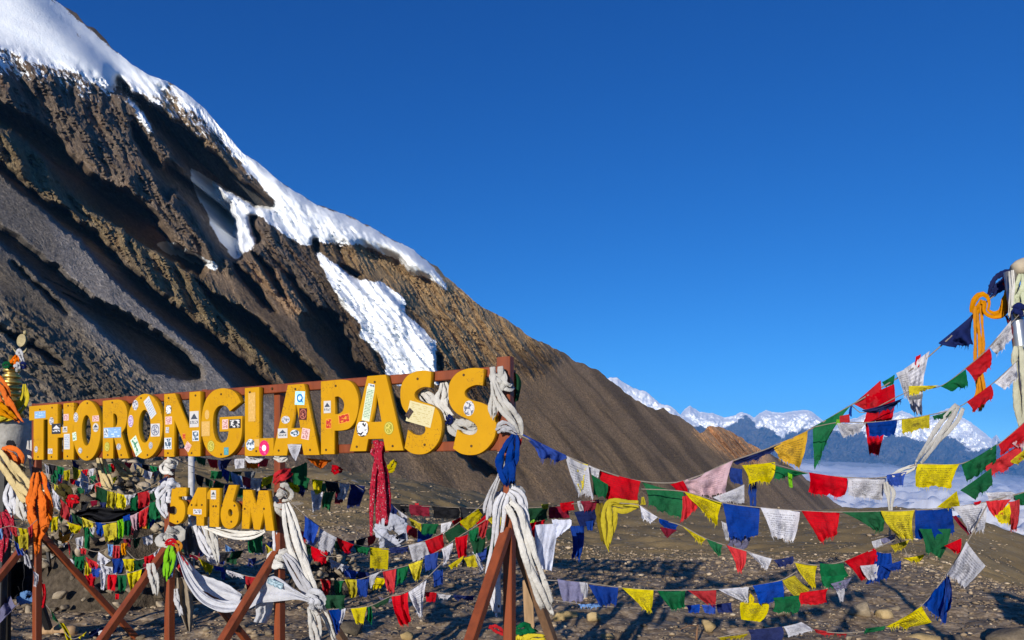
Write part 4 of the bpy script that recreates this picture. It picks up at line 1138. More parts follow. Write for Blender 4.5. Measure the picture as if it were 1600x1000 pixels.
def disc_mesh(c, ax, ay, an, rx, ry, h, n=10, rot=0.0, edge=None):
    """a thin raised plate: ellipse (edge None) or rectangle"""
    if edge is None:
        ring = [(rx * math.cos(a), ry * math.sin(a)) for a in np.linspace(0, 2 * np.pi, n, endpoint=False)]
    else:
        ring = [(-rx, -ry), (rx, -ry), (rx, ry), (-rx, ry)]
    cr, sr = math.cos(rot), math.sin(rot)
    ring = [(x * cr - y * sr, x * sr + y * cr) for x, y in ring]
    k = len(ring)
    V = [np.array(c) + x * ax + y * ay + hh * an for hh in (0, h) for x, y in ring]
    Fc = [list(range(k, 2 * k))] + [[i, (i + 1) % k, k + (i + 1) % k, k + i] for i in range(k)]
    uv = [(0.5 + x / (2 * rx), 0.5 + y / (2 * ry)) for x, y in ([(rx * math.cos(a), ry * math.sin(a)) for a in np.linspace(0, 2 * np.pi, n, endpoint=False)] if edge is None else [(-rx, -ry), (rx, -ry), (rx, ry), (-rx, ry)])] * 2
    return np.array(V), Fc, uv
ZUP = np.array([0, 0, 1.0])
BOLTS = [(63, 640), (60, 714), (82, 637), (81, 714), (107, 634), (106, 713), (137, 630), (137, 714), (176, 629), (169, 711), (190, 711), (221, 622), (231, 711), (264, 622), (306, 618), (263, 708), (300, 708), (346, 616), (346, 710),
         (391, 613), (401, 705), (462, 608), (436, 704), (485, 703), (525, 603), (510, 703), (586, 597), (558, 698), (614, 697), (653, 592), (664, 695), (725, 586), (737, 697),
         (300, 789), (316, 789), (334, 791), (338, 791), (347, 790), (367, 790), (383, 795), (413, 795), (278, 815), (362, 815)]
def letter_under(px, py):
    best = None
    for L in LETTERS:
        if L[1] - 2 <= px <= L[2] + 2 and L[3] - 4 <= py <= L[4] + 4:
            d = abs(px - (L[1] + L[2]) / 2)
            if best is None or d < best[0]: best = (d, L)
    return best[1] if best else None
for px, (za, run) in PROPS.items():                          # bolts through the props and rails
    s = sign_s(px, -0.07)
    for dz, ds in ((-0.02, -0.012), (-0.05, 0.012)):
        V, Fc, uv = disc_mesh(sign_pt(s + ds, za + dz, -0.038), SD, ZUP, SN, 0.011, 0.011, 0.012, 6)
        put('bolt', V, Fc, M_BOLT, sign)
    for zr in (2.168, 1.762):
        if px in (437, 796):
            V, Fc, uv = disc_mesh(sign_pt(s + 0.01, zr, 0.004), SD, ZUP, SN, 0.009, 0.009, 0.006, 6)
            put('bolt', V, Fc, M_BOLT, sign)
for px, py in BOLTS:
    L = letter_under(px, py)
    if L is None: continue
    s, z = sign_uv(px, py, L[5])
    V, Fc, uv = disc_mesh(sign_pt(s, z, L[5] + 0.0012), SD, ZUP, SN, 0.0075, 0.0075, 0.004, 8)
    put('bolt', V, Fc, M_BOLT, L[0])

# stickers
def mat_sticker(name, base, marks, scale=(6, 6), thr=0.5, border=None, detail=3, mode='noise', core=None):
    t = NT(name); uv = t.n('ShaderNodeUVMap').outputs[0]
    sx = t.n('ShaderNodeSeparateXYZ'); t.set(sx, 0, uv)
    u, v = sx.outputs[0], sx.outputs[1]
    du, dv = t.math('SUBTRACT', u, 0.5), t.math('SUBTRACT', v, 0.5)
    rad = t.math('SQRT', t.math('ADD', t.math('MULTIPLY', du, du), t.math('MULTIPLY', dv, dv)))
    r = t.n('ShaderNodeObjectInfo').outputs['Random']
    cv = t.n('ShaderNodeCombineXYZ'); t.set(cv, 0, t.math('MULTIPLY', r, 37.0)); t.set(cv, 1, t.math('MULTIPLY', r, 91.0))
    ad = t.n('ShaderNodeVectorMath', operation='ADD'); t.t.links.new(t.mapping(uv, (*scale, 1)), ad.inputs[0]); t.t.links.new(cv.outputs[0], ad.inputs[1])
    k = t.math('GREATER_THAN', t.noise(ad.outputs[0], 1.0, detail, 0.6), thr)
    if mode == 'lines':
        k = t.math('MULTIPLY', k, t.math('GREATER_THAN', t.math('FRACT', t.math('MULTIPLY', v, scale[1])), 0.5))
    if mode == 'peak':      # a mountain outline over lettering
        tri = t.math('LESS_THAN', t.math('ADD', t.math('MULTIPLY', t.math('ABSOLUTE', t.math('ADD', du, t.math('MULTIPLY', t.math('SUBTRACT', t.noise(ad.outputs[0], 1.0, 2), 0.5), 0.2))), 0.9), v), 0.86)
        tri = t.math('MULTIPLY', tri, t.math('GREATER_THAN', v, 0.5))
        txt = t.math('MULTIPLY', k, t.math('LESS_THAN', t.math('ABSOLUTE', t.math('SUBTRACT', v, 0.3)), 0.1))
        k = t.math('MAXIMUM', tri, txt)
    if mode == 'ring':
        ring = t.math('LESS_THAN', t.math('ABSOLUTE', t.math('SUBTRACT', rad, 0.40)), 0.045)
        k = t.math('MAXIMUM', ring, t.math('MULTIPLY', k, t.math('LESS_THAN', rad, 0.30)))
    inside = t.math('MULTIPLY', t.math('LESS_THAN', t.math('ABSOLUTE', du), 0.42), t.math('LESS_THAN', t.math('ABSOLUTE', dv), 0.42))
    c = t.mix(t.math('MULTIPLY', k, inside), base, marks)
    if core: c = t.mix(t.math('LESS_THAN', rad, 0.2), c, core)
    c = t.mix(t.maprange(t.noise(t.coord('Object'), 60.0, 5, 0.7), 0.60, 0.75, 0.0, 0.5), c, (0.55, 0.48, 0.38))
    return t.done(t.principled(c, 0.4, spec=0.4))
STK = {
 'blueprint': mat_sticker('light blue card print', (0.20, 0.36, 0.60), (0.62, 0.72, 0.86), (5, 5), 0.55, mode='lines'),
 'white': mat_sticker('white sticker print', (0.52, 0.52, 0.55), (0.10, 0.11, 0.16), (5, 5), 0.52), 'peak': mat_sticker('white peak sticker', (0.50, 0.49, 0.48), (0.05, 0.06, 0.08), (9, 9), 0.5, mode='peak'),
 'ring': mat_sticker('white ring sticker', (0.52, 0.52, 0.53), (0.12, 0.13, 0.2), (5, 5), 0.5, mode='ring'), 'lilac': mat_sticker('lilac round sticker', (0.60, 0.52, 0.70), (0.22, 0.12, 0.30), (5, 5), 0.5, mode='ring'),
 'black': mat_sticker('black sticker print', (0.02, 0.02, 0.022), (0.62, 0.62, 0.62), (4, 4), 0.52), 'blackpeak': mat_sticker('black peak sticker', (0.025, 0.025, 0.03), (0.60, 0.60, 0.62), (7, 7), 0.5, mode='peak'),
 'letter': mat_sticker('white letter sticker', (0.52, 0.54, 0.57), (0.20, 0.26, 0.40), (14, 9), 0.48, mode='lines'), 'olive': mat_sticker('olive round sticker', (0.26, 0.24, 0.02), (0.52, 0.46, 0.08), (6, 6), 0.5, mode='ring'),
 'pink': mat_sticker('pink pale sticker', (0.66, 0.46, 0.44), (0.36, 0.16, 0.16), (5, 5), 0.5), 'hot': mat_sticker('hot pink round sticker', (0.55, 0.012, 0.11), (0.84, 0.10, 0.28), (3, 3), 0.6, core=(0.85, 0.80, 0.84)),
 'beige': mat_sticker('faded beige sticker', (0.52, 0.32, 0.08), (0.62, 0.38, 0.12), (6, 12), 0.55), 'greenwhite': mat_sticker('green white sticker', (0.55, 0.66, 0.55), (0.06, 0.22, 0.12), (3, 4), 0.53),
 'teal': mat_sticker('teal sticker', (0.05, 0.22, 0.28), (0.10, 0.32, 0.36), (4, 4), 0.5), 'cyan': mat_sticker('cyan sticker', (0.36, 0.70, 0.82), (0.70, 0.84, 0.88), (3, 3), 0.55), 'maroon': mat_sticker('dark maroon sticker', (0.06, 0.008, 0.01), (0.40, 0.12, 0.07), (4, 5), 0.5, mode='ring'),
 'tall': mat_sticker('pale green tall sticker', (0.56, 0.64, 0.48), (0.10, 0.20, 0.12), (10, 22), 0.47, mode='lines'), 'cream': mat_sticker('cream paper note', (0.54, 0.49, 0.28), (0.42, 0.34, 0.14), (10, 12), 0.52, mode='lines'),
 'photo': mat_sticker('small picture sticker', (0.55, 0.60, 0.66), (0.05, 0.09, 0.14), (3, 3), 0.5), 'scuff': mat_sticker('red scuffed sticker remains', (0.62, 0.26, 0.02), (0.40, 0.02, 0.012), (4, 4), 0.46), 'blackring': mat_sticker('black ring sticker', (0.03, 0.03, 0.03), (0.70, 0.70, 0.72), (4, 4), 0.45, core=(0.55, 0.57, 0.60)),
 'blot': mat_sticker('dark ink blot', (0.03, 0.02, 0.02), (0.08, 0.05, 0.03), (4, 4), 0.5), 'blueq': mat_sticker('blue q', (0.02, 0.16, 0.45), (0.02, 0.16, 0.45)),
}
STICKERS = """
blueprint r 63 648 17 11 0;ring o 57 702 5 10 0;white o 81 658 7 12 0;blackpeak r 88.5 670 14 16 0;peak r 102 671 7 9 0;letter r 105 690 9 24 0;white r 79 705 7 8 0;pink r 104 652 8 10 0;
white o 119 652 7 15 0;peak o 150 668 9 14 0;greenwhite r 117 682 6 13 10;white o 126 704 6 9 0;pink r 150 654 10 9 0;blueprint r 176 676 27 16 0;photo r 166.5 676 6 12 0;olive o 168 698 8 15 0;ring o 186 698 7 10 0;
white o 212 633 9 16 0;letter r 235 637 10 34 33;lilac o 205 658 8 19 0;ring r 243 672 14 20 0;greenwhite r 213 697 10 30 30;ring o 236 696 6 11 0;
blackring o 264 640 9 15 0;pink r 264 657 10 12 0;photo r 263 693 11 18 0;white r 262 672 5 9 0;peak r 304 655 14 25 0;photo r 306 681 10 16 0;pink r 294 698 8 13 -35;scuff r 288 682 5 10 0;
beige r 322 670 13 23 0;olive o 330 697 11 18 0;teal r 354 705 7 12 0;black r 367.5 662 18 14 0;pink r 352.5 663 9 15 0;beige o 324 648 7 15 0;
beige r 394 636 11 45 0;photo o 392 695 14 18 0;beige r 402 692 8 12 0;hot o 413 700 16 24 0;
cyan r 469 622 15 21 -4;maroon r 474 647 12 18 -3;white o 447 656 13 12 0;peak r 442 677 15 15 0;photo o 461 677 14 11 0;pink r 478 678 12 17 -10;
peak r 512 636 11 19 0;scuff r 538 654 18 14 8;scuff r 514 662 9 16 0;
tall r 576 631 12 54 -12;blackring o 567 670 19 25 0;olive o 608 669 15 21 0;photo r 580 607 10 14 -12;cream r 657 647 40 33 -15;blot r 640 646 8 15 -40;white o 733 638 17 24 0;
white r 309 799.5 13 8 0;peak r 334 773 8 14 0"""
for i, srow in enumerate(STICKERS.replace('\n', '').strip().split(';')):
    k, shp, x, y, w, h, rot = srow.split()
    x, y, w, h, rot = float(x), float(y), float(w), float(h), float(rot)
    L = letter_under(x, y)
    s, z = sign_uv(x, y, L[5]); Y = sign_pt(s, 0, L[5])[1]
    wm = abs(sign_s(x + w / 2, L[5]) - sign_s(x - w / 2, L[5])); hm = h / F * Y
    lift = 0.0024 + 0.0004 * (i % 4)
    V, Fc, uv = disc_mesh(sign_pt(s, z, L[5] + lift - 0.001), SD, ZUP, SN, wm / 2, hm / 2, 0.0014, 20, math.radians(rot), None if shp == 'o' else 1)
    o = put('sticker', V, Fc, STK[k], L[0]); set_uv(o.data, uv)
    if k == 'cyan':
        o['label'] = 'cyan sticker with a blue Q'
        V, Fc, uv = disc_mesh(sign_pt(s, z, L[5] + lift + 0.0012), SD, ZUP, SN, wm * 0.3, hm * 0.28, 0.0006, 18, 0)
        ringV = [sign_pt(s + r_ * math.cos(a) * wm, z + r_ * math.sin(a) * hm, L[5] + lift + 0.0014) for r_ in (0.32, 0.19) for a in np.linspace(0, 2 * np.pi, 18, endpoint=False)]
        ringF = [[q, (q + 1) % 18, 18 + (q + 1) % 18, 18 + q] for q in range(18)]
        n0 = len(ringV)
        ringV += [sign_pt(s + a * wm, z + b * hm, L[5] + lift + 0.0014) for a, b in ((0.06, -0.10), (0.14, -0.06), (0.36, -0.32), (0.26, -0.36))]
        ringF.append([n0, n0 + 1, n0 + 2, n0 + 3])
        q_ = put('printed_letter', np.array(ringV), ringF, STK['blueq'], L[0])
# ------------------------------------------------------------------ prayer flags right of the sign (photo columns and rows, distance ahead)
garland('highest string of large flags climbing from the sign end to the white pole top',
 [(808, 678, 3.95), (884, 712, 4.0), (945, 737, 4.05), (1002, 752, 4.1), (1067, 752, 4.15), (1140, 722, 4.2), (1205, 699, 4.25), (1262, 673, 4.3), (1330, 633, 4.35), (1400, 592, 4.4), (1440, 566, 4.45), (1490, 522, 4.5), (1530, 482, 4.5), (1572, 446, 4.5)], """
B 811,675 884,711 874,721 843,716;W 883,711 920,728 928,778 903,771;Y 886,714 919,726 911,768 904,767;W 920,727 937,734 935,745 923,741;G 924,741 950,757 946,777 927,772;R 936,734 1001,752 996,791 946,780;
G 1003,753 1067,768 1064,810 1013,789;R 1047,757 1067,751 1075,769 1056,766;P 1067,751 1146,719 1134,768 1077,772;B 1138,729 1160,733 1161,757 1142,752;W 1113,777 1163,757 1163,787 1128,784;
Y 1159,727 1211,722 1204,751 1170,757;G 1206,726 1266,739 1240,743 1209,748;L 1231,738 1238,741 1239,761 1233,760;U 1203,698 1262,673 1249,730 1216,714;G 1270,667 1329,634 1300,672 1273,734;N 1148,719 1218,694 1210,704 1152,727;
R 1333,631 1376,594 1375,640 1350,642;R 1352,618 1397,600 1393,658 1349,662;R 1352,662 1386,660 1373,711 1358,709;G 1378,597 1398,585 1396,601 1382,604;W 1412,577 1453,548 1441,648 1427,646;W 1400,583 1418,575 1424,622 1413,618;R 1431,557 1439,553 1437,573 1430,572;
N 1466,536 1523,489 1521,541 1492,543;B 1329,634 1332,633 1331,650 1326,648""", 0.0045)
garland('thin string of flags dropping leftward from the pole past the orange scarf',
 [(1592, 492, 4.25), (1545, 543, 4.2), (1508, 576, 4.15), (1470, 603, 4.1), (1420, 612, 4.08), (1348, 645, 4.05), (1331, 634, 4.1)], """
W 1546,541 1580,500 1583,527 1557,553;R 1508,576 1546,544 1548,571 1522,597;G 1470,604 1509,577 1513,604 1486,611;Y 1420,603 1467,602 1455,608 1421,619;N 1347,641 1417,620 1409,629 1366,647;E 1420,620 1442,615 1441,624 1421,626""")
garland('string with white, yellow, blue and red flags in front of the snowy peak',
 [(1592, 562, 4.0), (1550, 600, 3.95), (1496, 637, 3.9), (1453, 648, 3.9), (1404, 656, 3.9), (1355, 660, 3.9), (1310, 660, 3.92), (1268, 668, 4.0)], """
W 1553,598 1587,566 1590,590 1570,609;R 1510,628 1548,601 1551,622 1521,645;G 1457,650 1494,637 1481,651 1460,656;Y 1409,655 1453,648 1453,669 1410,677;B 1355,661 1402,656 1397,680 1358,681;W 1308,661 1354,661 1344,675 1318,683;R 1312,650 1327,647 1328,660 1312,659;L 1307,655 1314,655 1313,664 1306,663""")
garland('string of red, white and yellow flags before the cloud filled valley',
 [(1206, 724, 4.1), (1262, 739, 3.9), (1324, 746, 3.8), (1385, 745, 3.7), (1432, 726, 3.65), (1500, 725, 3.6), (1556, 697, 3.6), (1612, 650, 3.6)], """
R 1264,738 1324,747 1320,774 1263,769;W 1325,747 1385,745 1379,779 1326,776;B 1386,742 1417,737 1412,758 1391,758;Y 1434,725 1499,725 1486,764 1431,761;G 1502,726 1557,694 1556,722 1510,752;R 1541,728 1600,690 1600,714 1550,743;R 1560,695 1604,657 1604,686 1562,711;P 1580,692 1604,676 1604,694 1590,700;Y 1575,722 1606,698 1606,712 1590,726""")
garland('broad string of faded flags sagging across the brown hill to the right edge',
 [(1002, 764, 3.95), (1067, 768, 3.85), (1128, 785, 3.7), (1187, 793, 3.6), (1250, 798, 3.5), (1312, 800, 3.45), (1378, 799, 3.4), (1429, 797, 3.4), (1487, 793, 3.4), (1541, 784, 3.4), (1612, 766, 3.4)], """
R 1066,776 1080,771 1090,792 1062,818;Y 1069,768 1128,785 1121,820 1092,792;B 1129,786 1187,793 1184,838 1139,840;W 1188,793 1250,798 1240,846 1206,840;R 1252,798 1312,801 1307,836 1282,846;G 1315,800 1378,799 1379,828 1364,826;Y 1376,798 1429,797 1428,842 1402,838;B 1430,797 1487,793 1492,831 1430,842;
G 1436,826 1486,826 1470,873 1446,862;W 1488,792 1541,785 1537,828 1514,831;R 1541,783 1580,780 1568,800 1553,807;R 1575,784 1593,780 1589,826 1579,829;Y 1554,806 1577,786 1580,819 1560,816;G 1584,775 1608,767 1608,790 1588,788;Y 1463,793 1495,767 1500,792 1481,794;G 1500,766 1549,731 1551,758 1524,780;W 1540,770 1580,768 1600,779 1545,782;
M 1488,806 1494,805 1518,832 1512,834;R 1521,785 1533,782 1531,788 1522,788;W 1127,814 1138,818 1139,842 1133,842""", 0.003)
garland('knotted string of small flags swinging low over the brown soil',
 [(968, 786, 3.8), (1000, 790, 3.75), (1030, 810, 3.7), (1064, 821, 3.65), (1104, 842, 3.6), (1134, 852, 3.55), (1167, 861, 3.5), (1207, 874, 3.5), (1242, 878, 3.5), (1278, 883, 3.5), (1318, 877, 3.45), (1368, 857, 3.4), (1400, 842, 3.4)], """
Y 1002,777 1006,776 1009,789 1001,788;W 1000,790 1028,808 1018,816 1003,811;B 1030,810 1062,819 1057,828 1035,822;M 1031,823 1058,828 1044,840 1040,838;Y 1065,821 1103,842 1097,848 1086,841;G 1104,842 1130,850 1127,866 1121,868;R 1134,851 1166,861 1159,893 1151,890;W 1167,862 1206,873 1199,889 1190,884;N 1208,875 1239,869 1238,881 1216,887;
Y 1242,879 1277,884 1275,917 1263,912;Y 1222,906 1242,899 1266,921 1244,934;G 1281,880 1318,880 1326,899 1286,916;R 1319,877 1367,856 1371,882 1345,908;W 1344,884 1375,880 1371,903 1358,907;B 1370,862 1392,864 1389,902 1352,912;B 1378,884 1408,876 1408,890 1392,892;G 1284,900 1322,898 1318,916 1290,918""")
garland('loose string trailing from the white flag down to the stones at lower right',
 [(1542, 790, 3.3), (1512, 846, 3.3), (1478, 898, 3.3), (1440, 946, 3.3), (1385, 979, 3.3), (1322, 989, 3.3), (1272, 985, 3.35), (1222, 980, 3.4), (1168, 987, 3.4), (1118, 997, 3.4)], """
R 1475,853 1502,841 1500,864 1490,862;W 1510,846 1540,884 1508,916 1480,897;B 1478,899 1483,900 1486,948 1466,975;B 1460,922 1480,900 1478,974 1441,946;Y 1440,947 1456,972 1420,981 1384,978;G 1384,978 1380,985 1350,990 1354,983;R 1272,983 1322,989 1323,992 1275,989;W 1224,979 1252,972 1272,985 1232,996;N 1168,984 1222,979 1221,1002 1172,1004;Y 1120,996 1168,990 1164,994 1126,1000""")
garland('level string of bright pennants stretched just above the gravel',
 [(850, 906, 3.6), (918, 911, 3.6), (968, 918, 3.6), (1024, 922, 3.6), (1072, 922, 3.6), (1120, 921, 3.55), (1173, 916, 3.5), (1222, 906, 3.45), (1246, 892, 3.45)], """
V 871,905 914,910 910,940 879,938;W 905,909 918,911 917,933 907,935;B 919,913 966,918 963,944 936,945;Y 971,918 1021,922 1018,954 1004,950;G 1027,923 1071,923 1070,948 1048,951;R 1074,922 1119,922 1118,944 1104,944;W 1122,921 1171,916 1170,940 1158,938;B 1176,915 1222,907 1225,934 1186,944;G 1208,934 1249,930 1247,956 1207,956;R 1251,926 1294,920 1292,941 1252,944;
V 1298,912 1331,902 1322,918 1306,922;W 1304,918 1320,914 1318,938 1312,938""")
garland('low string of dark blue flags lying in the shade below the pennants',
 [(868, 938, 3.9), (930, 946, 3.9), (1000, 950, 3.9), (1080, 946, 3.9), (1146, 946, 3.9)], "B 1072,946 1093,944 1092,957 1076,957;B 1096,945 1118,945 1118,958 1101,957;N 1120,944 1143,941 1145,957 1122,957;T 903,944 940,941 938,949 906,950")
garland('short frayed string hanging from a grey rag over the hill',
 [(1360, 842, 3.6), (1400, 838, 3.6), (1425, 876, 3.6), (1446, 866, 3.6)], "W 1362,846 1376,842 1380,852 1366,856;V 1376,842 1401,834 1399,846 1382,850;Y 1391,852 1421,843 1414,856 1398,862;Y 1410,872 1444,866 1437,878 1422,877")
# rags, scarves and shirts on the right
bundle('scarf', 'white silk scarf hanging at a slant below the snowy peak', 'scarf', [(1498, 634, 3.88, 14), (1488, 652, 3.86, 20), (1462, 688, 3.8, 17), (1440, 716, 3.72, 13), (1432, 726, 3.66, 8)], CLOTH['S'], fold=0.12, nf=2)
bundle('scarf', 'limp white scarf dangling from the string before the cloud sea', 'scarf', [(1386, 752, 3.69, 8), (1392, 770, 3.68, 15), (1391, 788, 3.68, 8), (1391, 808, 3.68, 4), (1390, 838, 3.68, 3)], CLOTH['S'], fold=0.15, nf=2)
bundle('scarf', 'thin white scarf drawn level along the cord at right', 'scarf', [(1388, 745, 3.68, 4), (1408, 738, 3.67, 8), (1434, 727, 3.65, 5)], CLOTH['S'], fold=0.12, nf=2)
bundle('scarf', 'bright orange scarf hanging straight down from the high cord', 'scarf', [(1527, 478, 4.47, 14), (1528, 500, 4.46, 12), (1531, 540, 4.45, 14), (1530, 575, 4.44, 12), (1534, 612, 4.43, 16), (1528, 634, 4.42, 18), (1524, 646, 4.42, 12)], CLOTH['A'], fold=0.4, nf=3, seed=3)
bundle('scarf', 'orange scarf looped between the high cord and the pole', 'scarf', [(1520, 490, 4.46, 8), (1526, 480, 4.46, 15), (1535, 468, 4.46, 17), (1540, 474, 4.45, 12), (1540, 486, 4.44, 10), (1552, 493, 4.42, 11), (1565, 490, 4.4, 15), (1571, 472, 4.4, 17), (1574, 454, 4.4, 13)], CLOTH['A'], fold=0.5, nf=3, seed=5, n=50, strands=3)
bundle('rag', 'dark weathered rag bunched on the cord beside the pole top', 'rag', [(1545, 464, 4.5, 8), (1556, 452, 4.5, 17), (1566, 440, 4.5, 22), (1578, 428, 4.5, 15), (1590, 418, 4.5, 9)], CLOTH['N'], fold=0.25, nf=4, seed=7)
bundle('rag', 'pink rag tied near the pole top', 'rag', [(1568, 436, 4.43, 10), (1574, 437, 4.42, 15), (1580, 436, 4.43, 10)], CLOTH['R'], fold=0.25, nf=4, seed=8)
bundle('scarf', 'crumpled yellow scarf dangling below the large red flag', 'scarf', [(998, 787, 3.88, 10), (975, 789, 3.88, 18), (955, 788, 3.88, 16), (952, 802, 3.87, 20), (953, 826, 3.87, 17), (951, 846, 3.87, 10), (952, 858, 3.87, 4)], CLOTH['Y'], fold=0.22, nf=3, seed=9)
bundle('scarf', 'olive scarf hanging in shade beside the crumpled yellow one', 'scarf', [(938, 786, 4.1, 8), (940, 804, 4.1, 16), (942, 830, 4.1, 14), (944, 848, 4.1, 6)], mat_cloth('olive cotton', (0.16, 0.12, 0.01)), fold=0.2, nf=3, seed=19)
drape('cloth', 'yellow zigzag edged cloth hanging under the white pennant', 'cloth', [(1157, 941, 3.55), (1156, 950, 3.55), (1158, 968, 3.55)], [(1202, 943, 3.55), (1200, 956, 3.55), (1190, 972, 3.55)], CLOTH['Y'], 0.01, 2, 4, 14, 12)
bundle('cloth', 'narrow yellow cloth tip standing above the zigzag cloth', 'cloth', [(1172, 945, 3.56, 12), (1173, 936, 3.56, 8), (1173, 929, 3.56, 3)], CLOTH['Y'], fold=0.1, nf=2)
bundle('cord', 'pair of navy ribbons hanging straight behind the flags', 'ribbon', [(1176, 752, 4.4, 9), (1177, 775, 4.4, 10), (1176, 792, 4.4, 9)], CLOTH['B'], fold=0.1, nf=2)
bundle('cloth', 'grey and white cloth hanging behind the blue flag hem', 'cloth', [(1153, 838, 3.75, 26), (1153, 850, 3.75, 24), (1153, 860, 3.75, 18)], CLOTH['V'], fold=0.1, nf=3, flat=0.3)
# the shirt drying on the line
def shirt():
    t = thing('t_shirt', 'pale T-shirt hung by its shoulder from the string right of the sign post', 'shirt', tuple(at(865, 860, 4.06)))
    drape('body', '', '', [(836, 820, 4.06), (836, 850, 4.06), (841, 888, 4.06)], [(874, 818, 4.06), (868, 850, 4.06), (862, 892, 4.06)], CLOTH['W'] if False else M_SHIRT, 0.02, 1.6, 3, 18, 18, parent=t)
    drape('sleeve', '', '', [(862, 812, 4.05), (866, 828, 4.05), (868, 842, 4.05)], [(893, 812, 4.04), (892, 822, 4.04), (878, 834, 4.04)], M_SHIRT, 0.012, 1.5, 5, 12, 12, parent=t)
M_SHIRT = mat_cloth('pale lilac cotton shirt', (0.56, 0.60, 0.74), 0.0, 0.2)
shirt()
garland('dark shaded string of flags running level behind the sign post',
 [(545, 752, 6.8), (606, 786, 6.4), (660, 791, 6.0), (715, 793, 5.6), (770, 795, 5.2), (820, 794, 4.9), (870, 790, 4.7), (905, 786, 4.5), (942, 782, 4.3)], """
M 640,788 672,790 672,806 642,804;K 674,791 716,793 716,810 676,808;K 718,793 760,795 760,812 720,812;D 820,794 857,793 856,812 822,813;M 858,792 888,789 890,808 858,811;R 875,786 897,783 898,797 879,799;W 902,783 908,782 915,799 907,800;M 906,783 936,780 934,794 912,798;N 897,800 935,793 928,822 906,821;B 890,822 912,821 906,873 893,872;R 825,818 852,812 849,839 828,840;B 915,815 927,813 926,828 918,828;L 822,812 842,808 838,816 826,818;
Y 846,788 858,787 857,794 848,795;K 606,786 638,788 638,800 608,798;R 648,786 654,786 654,793 648,793""")
garland('string of flags rising from lower left to the white knot on the right post',
 [(500, 870, 5.4), (545, 868, 5.2), (578, 858, 5.0), (610, 858, 4.85), (638, 852, 4.75), (664, 845, 4.65), (693, 832, 4.55), (718, 816, 4.45), (747, 794, 4.3), (766, 774, 4.2)], """
N 608,856 637,852 638,862 610,864;W 638,852 664,845 671,866 645,878;R 664,845 692,832 695,855 673,866;D 695,832 718,818 731,831 703,849;Y 718,815 747,794 755,805 731,829;R 744,818 760,803 765,815 746,822;Y 578,855 607,857 606,890 578,887;D 552,852 577,856 574,866 558,862""")
garland('lower string of pennants sweeping up from the left prop to the right post',
 [(490, 905, 5.1), (557, 906, 4.95), (597, 893, 4.8), (638, 883, 4.7), (661, 873, 4.6), (690, 858, 4.5), (712, 842, 4.4), (750, 818, 4.3), (786, 794, 4.1)], """
R 500,905 517,905 511,931 503,928;G 522,907 537,907 536,930 526,934;Y 538,905 557,905 556,932 546,934;B 558,905 577,905 575,931 561,930;W 577,899 597,891 586,906 579,920;R 598,893 619,889 617,925 605,921;G 620,889 638,884 634,904 619,915;Y 638,882 661,873 655,905 646,905;B 664,868 685,862 684,890 665,892;W 690,858 708,846 700,876 692,884;R 711,840 731,835 729,868 716,870;G 733,830 751,822 745,843 735,846;R 748,822 764,811 758,838 748,838;Y 762,812 785,796 781,825 771,823;D 734,844 758,838 756,862 740,866;D 760,828 772,822 772,842 762,844;
Y 700,884 724,868 718,880 704,890;Y 724,872 742,866 746,886 730,884;W 737,862 744,862 756,888 750,890;B 676,892 692,890 692,912 678,916""")
garland('string of flags dropping right from the second post behind the long white scarf',
 [(440, 770, 4.75), (478, 806, 4.7), (500, 823, 4.7), (526, 839, 4.75), (555, 851, 4.85), (578, 855, 4.95)], "B 476,806 498,822 489,848 474,839;W 500,825 526,840 520,866 497,858;R 526,839 553,851 548,863 536,861;G 556,851 578,856 574,865 560,862")
garland('short dim string of red, white and blue flags behind the second post prop',
 [(470, 846, 5.6), (486, 853, 5.6), (514, 872, 5.5), (545, 888, 5.4), (578, 898, 5.4), (608, 905, 5.4)], "D 478,850 486,853 485,866 480,865;R 486,853 513,863 510,880 490,876;W 514,873 546,885 540,892 517,886;B 538,887 560,893 556,905 540,901;N 558,892 576,895 576,907 560,906;Y 578,900 602,904 596,918 582,920")
garland('bottom string with a long red flag and a torn white flag near the ground',
 [(495, 962, 4.7), (513, 953, 4.7), (548, 951, 4.65), (580, 946, 4.6), (612, 931, 4.5), (638, 923, 4.45), (668, 902, 4.4), (690, 880, 4.4)], "B 513,953 536,950 531,982 525,990;W 533,952 540,950 534,972 530,972;Y 548,951 573,948 568,974 556,974;G 573,949 580,946 581,975 572,966;D 582,946 610,932 606,942 588,950;R 612,932 638,925 642,970 625,976;W 638,925 667,904 660,962 652,956;D 508,930 540,930 540,950 510,951")
garland('trailing string of red and white flags on the shaded stones',
 [(590, 934, 5.2), (660, 926, 5.2), (686, 926, 5.2), (712, 930, 5.2), (745, 932, 5.2)], "V 590,932 612,936 610,941 594,938;R 664,925 682,925 680,940 666,940;W 683,927 705,930 700,935 685,934;N 708,929 742,931 740,938 712,937")
